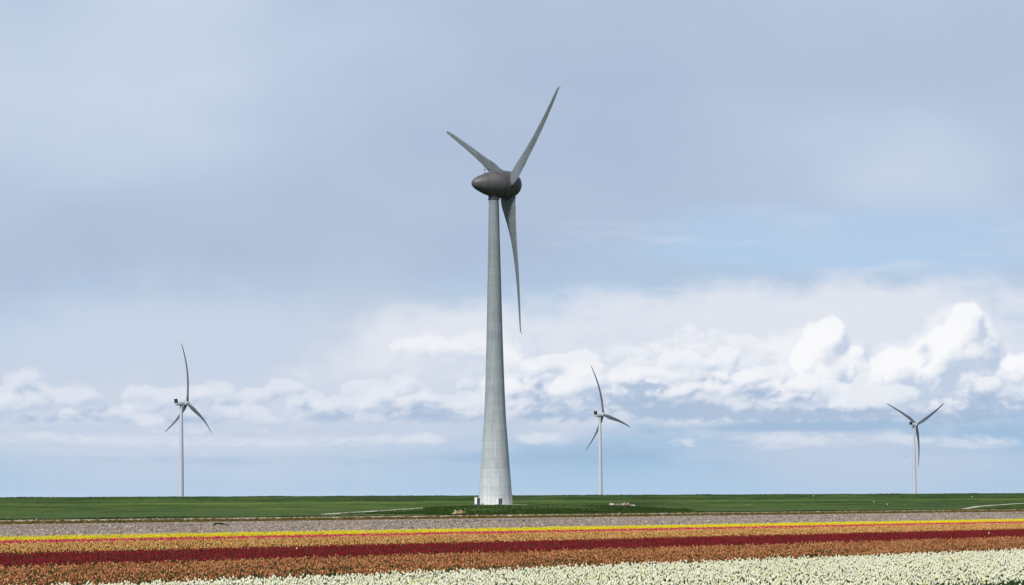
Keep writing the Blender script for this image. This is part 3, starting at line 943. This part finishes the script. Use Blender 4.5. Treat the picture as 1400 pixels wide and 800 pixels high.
def tulip_mb(rg, openness=1.0, detail=6):
    """bloom (slot 0), stem and leaves (slot 1); base at the origin, about 0.5 m tall"""
    bl, st = MB(), MB()
    h = 0.455
    lean = (rg.uniform(-0.02, 0.02), rg.uniform(-0.02, 0.02))
    n = detail
    rings = []
    for z, r in ((0, 0.006), (0.010, 0.0130), (0.024, 0.0165 * openness), (0.036, 0.0145 * openness)):
        rings.append([(lean[0] + r * math.cos(2 * math.pi * i / n), lean[1] + r * math.sin(2 * math.pi * i / n), h + z) for i in range(n)])
    bl.loft(rings, True, False)
    b = len(bl.v) - n
    for i in range(0, n):                      # pointed petals
        a = 2 * math.pi * (i + 0.5) / n
        rr = (0.010 if i % 2 else 0.014) * openness
        t = (lean[0] + rr * math.cos(a), lean[1] + rr * math.sin(a), h + (0.055 if i % 2 else 0.050) + rg.uniform(-0.004, 0.004))
        bl.v.append(t); bl.f.append((b + i, b + (i + 1) % n, len(bl.v) - 1)); bl.m.append(0)
    st.loft([[(0.005 * math.cos(2.1 * i), 0.005 * math.sin(2.1 * i), 0) for i in range(3)],
             [(lean[0] + 0.004 * math.cos(2.1 * i), lean[1] + 0.004 * math.sin(2.1 * i), h + 0.004) for i in range(3)]], False, False, 1)
    for k in range(3):
        a = rg.uniform(0, 6.28); L = rg.uniform(0.24, 0.36); w = rg.uniform(0.020, 0.032); out = rg.uniform(0.06, 0.15)
        ca, sa = math.cos(a), math.sin(a)
        vs = []
        for f, ww in ((0, 0.5), (0.35, 1.0), (0.7, 0.75), (1.0, 0.05)):
            x = out * f ** 1.6; z = L * (f - 0.12 * f * f)
            for sgn in (-1, 1):
                vs.append((ca * x - sa * w * ww * sgn, sa * x + ca * w * ww * sgn, z + 0.008 * abs(sgn)))
        st.add(vs, [(0, 1, 3, 2), (2, 3, 5, 4), (4, 5, 7, 6)], 1)
    return bl, st


def joined(bl, st):
    m = MB(); m.add(bl.v, bl.f); m.add(st.v, st.f, 1)
    return m


M_leaf = inst_mat("tulip_leaf", [(0.0, (0.016, 0.042, 0.011)), (0.5, (0.028, 0.070, 0.018)), (1.0, (0.055, 0.11, 0.03))], 0.5, 0.3, 0.15)
PETAL = {
    "white": inst_mat("white_petal", [(0.0, (0.76, 0.74, 0.28)), (0.16, (0.92, 0.89, 0.56)), (0.4, (0.96, 0.94, 0.73)), (1.0, (0.97, 0.96, 0.85))], 0.5, 0.3, 0.45),
    "brown": inst_mat("copper_petal", [(0.0, (0.15, 0.04, 0.015)), (0.28, (0.33, 0.112, 0.040)), (0.58, (0.54, 0.205, 0.080)), (0.86, (0.72, 0.37, 0.165)), (1.0, (0.64, 0.44, 0.16))], 0.5, 0.3, 0.25),
    "red": inst_mat("crimson_petal", [(0.0, (0.08, 0.004, 0.006)), (0.4, (0.20, 0.007, 0.013)), (0.8, (0.33, 0.010, 0.022)), (1.0, (0.30, 0.07, 0.05))], 0.5, 0.3, 0.25),
    "orange": inst_mat("apricot_petal", [(0.0, (0.22, 0.08, 0.012)), (0.28, (0.64, 0.28, 0.055)), (0.6, (0.86, 0.48, 0.15)), (1.0, (0.93, 0.68, 0.36))], 0.5, 0.3, 0.25),
    "pink": inst_mat("magenta_petal", [(0.0, (0.50, 0.0, 0.06)), (0.5, (0.82, 0.004, 0.13)), (1.0, (0.86, 0.06, 0.24))], 0.5, 0.3, 0.25),
    "yellow": inst_mat("yellow_petal", [(0.0, (0.56, 0.42, 0.01)), (0.3, (0.90, 0.74, 0.004)), (1.0, (0.95, 0.86, 0.02))], 0.5, 0.3, 0.25),
}
TUL = [tulip_mb(random.Random(k), (0.95, 1.08, 0.9, 1.15)[k % 4]) for k in range(6)]


def bed_points(v0, v1, dens, pad=6.0, gaps=()):
    """random plants between two row lines, only where the camera's neighbourhood can see"""
    um0, um1 = 0.572 * v0 - 0.02 * v0 - pad, 1.66 * v1 + pad
    n = int((um1 - um0) * (v1 - v0) * dens)
    u = rng.uniform(um0, um1, n); v = rng.uniform(v0, v1, n)
    # planting rows a quarter of a metre apart
    v = v0 + (np.floor((v - v0) / 0.25) + 0.5) * 0.25 + rng.normal(0, 0.045, n)
    ok = (u > 0.572 * v - 0.02 * v - pad) & (u < 1.64 * v + 0.02 * v + pad)
    for gv, gw, keep in gaps:
        near = np.abs(v - gv) < gw / 2
        ok &= ~near | (rng.uniform(0, 1, n) < abs(keep)) | ((keep >= 0) & (np.sin(u * 0.55 + gv) + np.sin(u * 1.7) * 0.6 > 0.75))
    u, v = u[ok], v[ok]
    x = D2[0] * u + N2[0] * v; y = D2[1] * u + N2[1] * v
    return np.stack([x, y, np.zeros_like(x)], 1), u, v


def project(p):
    """photograph pixel of world points"""
    d = (np.asarray(p) - np.array([0, 0, EYE])) @ np.array(CR)
    return 700 + FPX * d[:, 0] / -d[:, 2], 400 + SHIFT * 1400 - FPX * d[:, 1] / -d[:, 2]


def bed(name, key, v0, v1, dens, label, scale=1.0, gaps=(), take=0):
    pts, u, v = bed_points(v0, v1, dens, gaps=gaps)
    n = len(pts)
    cl = np.sin(u * 0.9 + 3 * np.sin(v * 0.7)) * 0.5 + 0.5
    scl = scale * np.clip(rng.normal(1.0, 0.085, n) + 0.03 * cl, 0.76, 1.2)
    rot = np.stack([rng.normal(0, 0.09, n), rng.normal(0, 0.09, n), rng.uniform(0, 6.28, n)], 1)
    rnd = np.clip(rng.beta(2.2, 2.2, n) + 0.12 * (cl - 0.5), 0, 1)
    tid = rng.integers(0, len(TUL), n)
    sel = None
    if take:
        px, py = project(pts + np.array([0, 0, 0.46]))
        vis = (px > 2) & (px < 1398) & (py < 799)
        order = np.argsort(np.where(vis, -py, 1e9))[:take]
        sel = [(pts[i], rot[i], scl[i], int(tid[i])) for i in order]
        keep = np.ones(n, bool); keep[order] = False
        pts, rot, scl, rnd, tid = pts[keep], rot[keep], scl[keep], rnd[keep], tid[keep]
    scatter(name, pts, [PETAL[key], M_leaf], [joined(*t) for t in TUL], label, rot, scl, rnd, tid, "flower bed")
    return sel


front = bed("white_tulips", "white", V_WHITE0, V_BROWN0 - 0.5, 64, "broad bed of white tulips filling the bottom right corner of the field", take=300,
            gaps=((v_of(1350, 797.6, 0.56), 2.5, -0.03),))
bed("copper_tulips", "brown", V_BROWN0, V_RED0 - 0.4, 46, "bed of copper brown tulips between the white bed and the dark red bed", gaps=((V_BROWN0 + 1.6, 1.2, 0.06), (V_BROWN0 + 4.4, 1.2, 0.1), (V_BROWN0 + 8.4, 1.0, 0.2)))
bed("crimson_tulips", "red", V_RED0, V_ORANGE0 - 0.4, 42, "bed of dark red tulips in the middle of the striped field", gaps=((V_RED0 + 7, 1.0, 0.25),))
bed("apricot_tulips", "orange", V_ORANGE0, V_PINK0 - 0.4, 24, "bed of light orange tulips beyond the dark red bed", gaps=((V_ORANGE0 + 5, 1.6, 0.25), (V_ORANGE0 + 11, 1.6, 0.3)))
bed("magenta_tulips", "pink", V_PINK0, V_YEL0 - 0.2, 32, "narrow line of bright pink tulips along the yellow bed")
bed("yellow_tulips", "yellow", V_YEL0, V_GREY0 - 0.4, 24, "bed of bright yellow tulips, farthest of the coloured stripes", 1.05)

# the nearest tulips, each a thing of its own
def plain_petal():
    m, nt, b = new_mat("white_petal_near", 0.5, 0.3)
    oi = nt.n("ShaderNodeObjectInfo").outputs['Random']
    nt.put(b.inputs['Base Color'], nt.ramp(oi, [(0.0, (0.76, 0.74, 0.28)), (0.16, (0.92, 0.89, 0.56)), (0.4, (0.96, 0.94, 0.73)), (1.0, (0.97, 0.96, 0.85))]))
    return m


M_petal_near = plain_petal()
M_leaf_near = plain("tulip_leaf_near", (0.035, 0.085, 0.026), 0.4, 20, 0.5)
tul_mesh = [(a.mesh("bloom", [M_petal_near]), MB().add(b.v, b.f).mesh("stem_and_leaves", [M_leaf_near])) for a, b in TUL]


def tulip(loc, rot, scl, k, label, group=None, bloom=None):
    r = empty("tulip", loc); r.rotation_euler = rot; r.scale = (scl,) * 3
    for nm, me in zip(("bloom", "foliage"), tul_mesh[k]):
        c = bpy.data.objects.new(nm, me); C.objects.link(c); c.parent = r
    return tag(r, label, "tulip", group)


for p, ro, sc_, k in front:
    tulip(tuple(p), tuple(ro), float(sc_), k, "white tulip with green leaves in the nearest row along the bottom edge", "nearest white tulips along the bottom edge")
p = on_plane(404.5, 752.5, 0.55); tulip((p.x, p.y, 0.03), (0, 0.1, 1), 1.25, 0, "lone white tulip inside the dark red bed, left of the huge turbine")
p = on_plane(1350.5, 733.0, 0.55); tulip((p.x, p.y, 0.03), (0.1, 0, 2), 1.4, 1, "lone white tulip at the near edge of the dark red bed, far right")


# bare field: clods
def clod(rg):
    m = MB(); n = 6
    rings = []
    for z, r in ((-0.05, 0.14), (0.05, 0.15), (0.13, 0.10)):
        rings.append([(r * rg.uniform(0.7, 1.25) * math.cos(6.283 * i / n), r * rg.uniform(0.7, 1.25) * math.sin(6.283 * i / n), z * rg.uniform(0.8, 1.2)) for i in range(n)])
    return m.loft(rings)


M_clod = inst_mat("clod", [(0.0, (0.05, 0.038, 0.028)), (0.3, (0.15, 0.120, 0.096)), (0.65, (0.25, 0.207, 0.176)), (0.9, (0.36, 0.308, 0.275)), (1.0, (0.54, 0.49, 0.45))], 0.95, 0.1)
CL = [clod(random.Random(k)) for k in range(5)]


def field_scatter(name, v0, v1, dens, mats, tmpl, label, cat, smin, smax, ramp_v=None, beta=(2.2, 2.2)):
    pts, u, v = bed_points(v0, v1, dens, pad=12)
    n = len(pts)
    scatter(name, pts, mats, tmpl, label, np.stack([rng.normal(0, .2, n), rng.normal(0, .2, n), rng.uniform(0, 6.28, n)], 1),
            rng.uniform(smin, smax, n) * rng.choice([0.7, 1.0, 1.35], n, p=[0.5, 0.35, 0.15]), rng.beta(*beta, n), rng.integers(0, len(tmpl), n), cat)


field_scatter("soil_clods", V_GREY0 + 1, V_OLIVE0 - 4, 2.6, [M_clod], CL, "rough grey clods covering the bare field beyond the yellow tulips", "clods", 0.36, 0.66)
field_scatter("track_stones", V_TRACK0, V_GRASS0, 0.12, [M_clod], CL, "pale stones scattered along the sandy strip below the grass", "stones", 0.4, 1.0, beta=(2.2, 2.0))


def tuft(rg, n, h, w, spread):
    m = MB()
    for i in range(n):
        a = rg.uniform(0, 6.28); d = rg.uniform(0, spread); x, y = d * math.cos(a), d * math.sin(a)
        b = rg.uniform(0, 6.28); hh = h * rg.uniform(0.5, 1.1); ww = w * rg.uniform(0.7, 1.3); lx, ly = rg.uniform(-0.3, 0.3) * hh, rg.uniform(-0.3, 0.3) * hh
        c, s = math.cos(b) * ww, math.sin(b) * ww
        m.add([(x - c, y - s, -0.05), (x + c, y + s, -0.05), (x + c * 0.6 + lx * 0.5, y + s * 0.6 + ly * 0.5, hh * 0.6), (x - c * 0.6 + lx * 0.5, y - s * 0.6 + ly * 0.5, hh * 0.6), (x + lx, y + ly, hh)],
              [(0, 1, 2, 3), (3, 2, 4)])
    return m


M_tuft = inst_mat("rough_grass", [(0.0, (0.016, 0.036, 0.009)), (0.5, (0.034, 0.066, 0.013)), (0.8, (0.062, 0.096, 0.022)), (1.0, (0.17, 0.13, 0.05))], 0.9, 0.1, 0.15)
M_dry = inst_mat("dry_grass", [(0.0, (0.075, 0.062, 0.014)), (0.6, (0.13, 0.10, 0.025)), (1.0, (0.20, 0.16, 0.07))], 0.9, 0.1, 0.15)
TF = [tuft(random.Random(k), 16, 0.5, 0.05, 0.4) for k in range(4)]
field_scatter("margin_grass", V_OLIVE0 + 1, V_TRACK0 - 1, 0.8, [M_dry], TF, "strip of olive dry grass between the bare field and the sandy track", "grass", 0.4, 0.8)
# rough growth on the front bank of the mound
n = 26000
yy = rng.uniform(430, 700, n); aa = rng.uniform(-0.098, 0.098, n); xx = aa * yy
vv = xx * N2[0] + yy * N2[1]
zz = land_z(xx, yy)
side = np.where(aa < -0.045, 0.55, 1.0) * np.interp(zz, [0.6, 1.7, 2.0], [1.0, 0.55, 0.22])
okk = (vv > V_GRASS0 + 0.5) & (vv < V_GRASS0 + 110) & ((zz > 0.12) | (vv < V_GRASS0 + 12))
uu = rng.uniform(180, 780, 9000); ve = V_GRASS0 + rng.uniform(0.2, 14, 9000)
px_ = D2[0] * uu + N2[0] * ve; py_ = D2[1] * uu + N2[1] * ve
pts = np.concatenate([np.stack([xx, yy, zz], 1)[okk], np.stack([px_, py_, land_z(px_, py_)], 1)])
# a rough fringe along the dike crest
tc = rng.uniform(-80, 640, 7000); wc = rng.uniform(-4, 2.5, 7000)
cx = CREST_A.x + CD[0] * tc + CN[0] * wc; cy = CREST_A.y + CD[1] * tc + CN[1] * wc
pts = np.concatenate([pts, np.stack([cx, cy, land_z(cx, cy)], 1)])
side = np.concatenate([side[okk], np.full(len(px_), 0.62), np.full(7000, 0.5)])
n = len(pts)
cl = vnoise(pts[:, 0] * 3, pts[:, 1] * 3, 9)
scatter("rough_grass", pts, [M_tuft], TF, "dark rough grass growing on the bank in front of the huge turbine",
        np.stack([np.zeros(n), np.zeros(n), rng.uniform(0, 6.28, n)], 1), side * np.clip(0.75 + 0.35 * cl, 0.35, 1.7) * rng.uniform(0.6, 1.2, n), np.clip(rng.beta(2, 3, n) - 0.05 * cl, 0, 1), rng.integers(0, 4, n), "grass")


# ------------------------------------------------------------------ small things on the mound, the dike and the field
def land(x, y): return float(land_z(x, y))


def hit(px, py):
    """where a sight line of the photograph meets the grass land"""
    r = ray(px, py)
    for y in np.arange(440, 1200, 0.5):
        if EYE + r.z * y <= land(r.x * y, y): return Vector((r.x * y, y, land(r.x * y, y)))
    return Vector((r.x * 900, 900, land(r.x * 900, 900)))


def cabinet(px, py, depth, w, d, h, rotz, label):
    b = at(px, py, depth); b.z += 0.2
    r = empty("equipment_cabinet", b, rotz)
    tag(r, label, "cabinet", "equipment cabinets at the foot of the huge turbine")
    MB().box((0, 0, 0.1 - 0.15), (w + 0.2, d + 0.2, 0.5)).build("plinth", M_cabg, r, smooth=False)
    MB().box((0, 0, 0.2 + h / 2), (w, d, h), 0, 0.05).build("body", M_cabw, r)
    MB().box((0, 0, 0.2 + h + 0.08), (w + 0.25, d + 0.25, 0.16), 0, 0.03).build("roof", M_cabw, r)
    for sx in (-1, 1):
        m = MB().box((sx * w * 0.24, -d / 2 - 0.03, 0.2 + h * 0.48), (w * 0.45, 0.06, h * 0.88))
        dr = m.build("door", M_cabg, r, smooth=False)
        l = MB()
        for k in range(9): l.box((sx * w * 0.24, -d / 2 - 0.075, 0.2 + h * (0.16 + 0.075 * k)), (w * 0.36, 0.05, h * 0.035))
        l.build("louvre", M_cabd, dr, smooth=False)
    return r


cabinet(652.6, 690.7, 829.5, 1.7, 1.5, 2.75, R(38), "small white equipment cabinet beside the left foot of the huge turbine tower")
cabinet(682.8, 691.0, 826.5, 1.9, 1.6, 2.6, R(28), "grey-fronted equipment cabinet standing before the middle of the huge turbine tower")

# sandy pad round the tower foot
M_sand = plain("pale_sand", (0.52, 0.43, 0.33), 0.2, 0.4, 0.95, 0.1)
def pad_ring(f, z, ext): return [(TB.x + (f * 8.6 + (ext if math.cos(2 * math.pi * i / 48) > 0 else 0) * max(0, math.cos(2 * math.pi * i / 48)) ** 1.5) * math.cos(2 * math.pi * i / 48),
                                  TB.y + f * 8.6 * math.sin(2 * math.pi * i / 48), z) for i in range(48)]
zt = TB.z
tag(MB().loft([pad_ring(1.3, zt - 0.5, 10.5), pad_ring(1.15, zt + 0.06, 8.0), pad_ring(1.0, zt + 0.2, 4.0), pad_ring(0.86, zt + 0.22, 2.0)], False, True).build("sand_pad", M_sand), kind="structure")


# tracks climbing from the field edge
M_conc = plain("pale_concrete", (0.38, 0.36, 0.29), 0.15, 0.15, 0.9, 0.2)
def ramp_track(pa, pb, n, width, name, tilt):
    """pa, pb: points with world x, y, z; the deck leans a little to the field and stands on a grass bank"""
    d = (pb - pa); d.z = 0; d.normalize(); nn = Vector((-d.y, d.x, 0))
    vs, top, skirt = [], [], []
    for k in range(n + 1):
        c = pa.lerp(pb, k / n); c.z += 0.03 * math.sin(k * 1.3)
        ez = min(1, k / 3.0, (n - k) / 2.0 + 0.2)
        c.z = land(c.x, c.y) - 0.05 + max(0.05, c.z - land(c.x, c.y)) * ez
        b_ = c + nn * width; b_.z = max(b_.z + tilt, land(b_.x, b_.y) + 0.02)
        lo = c - nn * 1.5; lo.z = land(lo.x, lo.y) - 0.1
        bk = b_ + nn * 2; bk.z = land(bk.x, bk.y) - 0.1
        vs += [lo, c, b_, bk]
    m = MB(); fs, mi = [], []
    for k in range(n):
        for j in range(3):
            fs.append((k * 4 + j, (k + 1) * 4 + j, (k + 1) * 4 + j + 1, k * 4 + j + 1)); mi.append(1 if j == 1 else 0)
    m.add(vs, fs); m.m = mi
    return tag(m.build(name, [M_dike, M_conc], angle=10), kind="structure")


ramp_track(at(448, 702.9, 505), at(592, 694.6, 600), 24, 2.2, "farm_track", 0.10)
ramp_track(at(1322, 693.4, 640), at(1440, 685.5, 735), 20, 2.2, "farm_track", 0.05)


def rock(rg, r, flat=0.7):
    m = MB(); n = 7; rings = []
    ph = rg.uniform(0, 6)
    for z, q in ((-0.5, 0.75), (0.0, 1.0), (0.45, 0.8), (0.75, 0.35)):
        rings.append([(r * q * rg.uniform(0.75, 1.2) * math.cos(6.283 * i / n + ph), r * q * rg.uniform(0.75, 1.2) * math.sin(6.283 * i / n + ph), r * flat * z) for i in range(n)])
    return m.loft(rings)


def heap(name, px0, px1, pbase, depth, h, mats, n, size, label, cat, seed, prof):
    rg = random.Random(seed)
    c = at((px0 + px1) / 2, pbase, depth); L = (px1 - px0) * depth / FPX
    c.z = land(c.x, c.y)
    m = MB()
    for k in range(n):
        t = rg.uniform(-1, 1); y = rg.uniform(-1, 1)
        hh = h * max(0.06, prof(t)) * (1 - 0.7 * abs(y))
        q = rock(rg, size * rg.uniform(0.5, 1.3))
        zz_ = rg.uniform(0.1, 1) * hh
        m.add([(v[0] + t * L / 2, v[1] + y * L * 0.25, v[2] + zz_) for v in q.v], q.f, rg.choice(range(len(mats))) if t > -0.85 else 0)
    # core under the stones
    m.loft([[(L * 0.48 * f * math.cos(6.283 * i / 16), L * 0.25 * f * math.sin(6.283 * i / 16), zq) for i in range(16)] for f, zq in ((1, -0.2), (0.85, h * 0.35), (0.5, h * 0.62), (0.1, h * 0.7))], True, True, len(mats) - 1)
    o = m.build(name, mats, smooth=False); o.location = c
    return tag(o, label, cat)


M_rub = [plain("rubble_white", (0.50, 0.46, 0.43), 0.15, 2, 0.9, 0.1), plain("rubble_pink", (0.33, 0.26, 0.225), 0.25, 2, 0.9, 0.1), plain("rubble_brown", (0.16, 0.12, 0.10), 0.3, 2, 0.9, 0.1)]
heap("rubble_heap", 834, 868, 691, 690, 1.25, M_rub, 150, 0.42, "low heap of pale broken rubble on the bank right of the huge turbine", "rubble heap", 3, lambda t: 0.75 + 0.3 * math.sin(5 * t) - 0.4 * t * t)
M_straw = [plain("straw_light", (0.32, 0.22, 0.12), 0.2, 3, 0.95, 0.1), plain("straw_dark", (0.22, 0.15, 0.08), 0.25, 3, 0.95, 0.1)]
heap("soil_heap", 619, 637, 703.5, 452, 0.85, M_straw, 90, 0.24, "small tan heap of dry matter at the foot of the grassy bank", "heap", 5, lambda t: 1 - 0.6 * t * t)
q = at(622.0, 703.5, 449)
q.z = land(q.x, q.y)
m = MB().tube((0, 0, -0.2), (0, 0, 0.95), 0.07, 8); m.tube((0, 0, 0.95), (0, 0, 1.02), 0.085, 8)
o = m.build("marker_post", M_cabw); o.location = q
tag(o, "short pale marker post beside the small tan heap", "post")

# weeds in the bare field
M_weed = inst_mat("weed_leaf", [(0.0, (0.008, 0.028, 0.008)), (1.0, (0.025, 0.07, 0.018))], 0.7, 0.2, 0.1)
M_weed1 = plain("weed_clump_leaf", (0.013, 0.042, 0.012), 0.4, 8, 0.7, 0.2)
c0 = on_plane(300, 718.2, 0.0)
rg = random.Random(12)
m = MB()
for k in range(150):
    t = rg.gauss(0, 0.28); t2 = rg.gauss(0, 0.35)
    q = tuft(rg, 5, max(0.1, 0.34 * math.exp(-(t / 0.5) ** 2)), 0.05, 0.08)
    m.add([(v[0] + D2[0] * t * 1.5 + N2[0] * t2, v[1] + D2[1] * t * 1.5 + N2[1] * t2, v[2]) for v in q.v], q.f)
o = m.build("weed_clump", M_weed1); o.location = c0
tag(o, "dark green clump of weeds alone in the bare grey field, left", "weeds")
vw = N2[0] * c0.x + N2[1] * c0.y
pts, u, v = bed_points(vw - 1.0, vw + 1.6, 1.5, pad=10)
kk = (np.sin(u * 0.11) + np.sin(u * 0.037 + 1) + 0.5 * np.sin(u * 0.43) > 0.35) & (rng.uniform(0, 1, len(u)) < 0.6)
pts = pts[kk]; n = len(pts)
scatter("low_weeds", pts, [M_weed], TF, "broken thin line of low green weeds across the bare field", np.stack([np.zeros(n), np.zeros(n), rng.uniform(0, 6.28, n)], 1), rng.uniform(0.2, 0.5, n), rng.uniform(0, 1, n), rng.integers(0, 4, n), "weeds")

# birds
M_bw = plain("white_plumage", (0.75, 0.75, 0.72), 0.1, 5, 0.8, 0.2)
M_bk = plain("dark_plumage", (0.04, 0.04, 0.045), 0.2, 5, 0.8, 0.2)
M_leg = plain("bird_leg", (0.25, 0.13, 0.05), 0.2, 5, 0.7, 0.2)


def standing_bird(px, py, rotz, label):
    p_ = hit(px, py + 0.8)
    r = empty("bird", p_, rotz)
    tag(r, label, "bird", "white birds on the grass dike")
    prof = [(-0.36, 0.01), (-0.3, 0.045), (-0.15, 0.11), (0.0, 0.145), (0.12, 0.13), (0.22, 0.085), (0.29, 0.06), (0.35, 0.06), (0.41, 0.065), (0.46, 0.045), (0.49, 0.012), (0.55, 0.004)]
    rings = []
    for s_, q in prof:
        up_ = 0 if s_ < 0.12 else (s_ - 0.12) * 0.85
        fw = s_ if s_ < 0.2 else 0.2 + (s_ - 0.2) * 0.55
        rings.append([(fw, q * math.cos(6.283 * i / 12), 0.42 + up_ + q * math.sin(6.283 * i / 12)) for i in range(12)])
    MB().loft(rings).build("body", M_bw, r)
    for sg in (-1, 1): MB().tube((0, 0.05 * sg, -0.03), (0.02, 0.05 * sg, 0.34), 0.013, 6).build("leg", M_leg, r)


standing_bird(1194.5, 686.6, 0.4, "small white bird on the dike slope, upper of a close pair near the right turbine")
standing_bird(1213.0, 689.8, 2.6, "small white bird lowest on the dike slope, nearest the bare field")
standing_bird(1328.7, 679.3, 3.0, "small white bird high on the dike slope right of the right turbine")
standing_bird(1112.0, 678.6, 0.1, "small white bird near the dike crest, farthest left of the white birds")

r = empty("bird", at(1239, 625, 950), 0.6)
tag(r, "tiny dark bird flying in the sky left of the right turbine tower", "bird")
MB().lathe([(-0.32, 0.01), (-0.2, 0.05), (0, 0.085), (0.16, 0.06), (0.24, 0.05), (0.3, 0.03), (0.36, 0.004)], 12, (1, 0, 0)).build("body", M_bk, r)
for sg in (-1, 1):
    w = MB()
    for z_ in (0.01, -0.01):
        w.add([(0.1, 0.05 * sg, 0.02 + z_), (-0.1, 0.05 * sg, 0.02 + z_), (-0.06, 0.38 * sg, 0.20 + z_), (0.14, 0.36 * sg, 0.20 + z_), (-0.12, 0.75 * sg, 0.16 + z_)], [(0, 1, 2, 3), (3, 2, 4)])
    w.build("wing", M_bk, r)
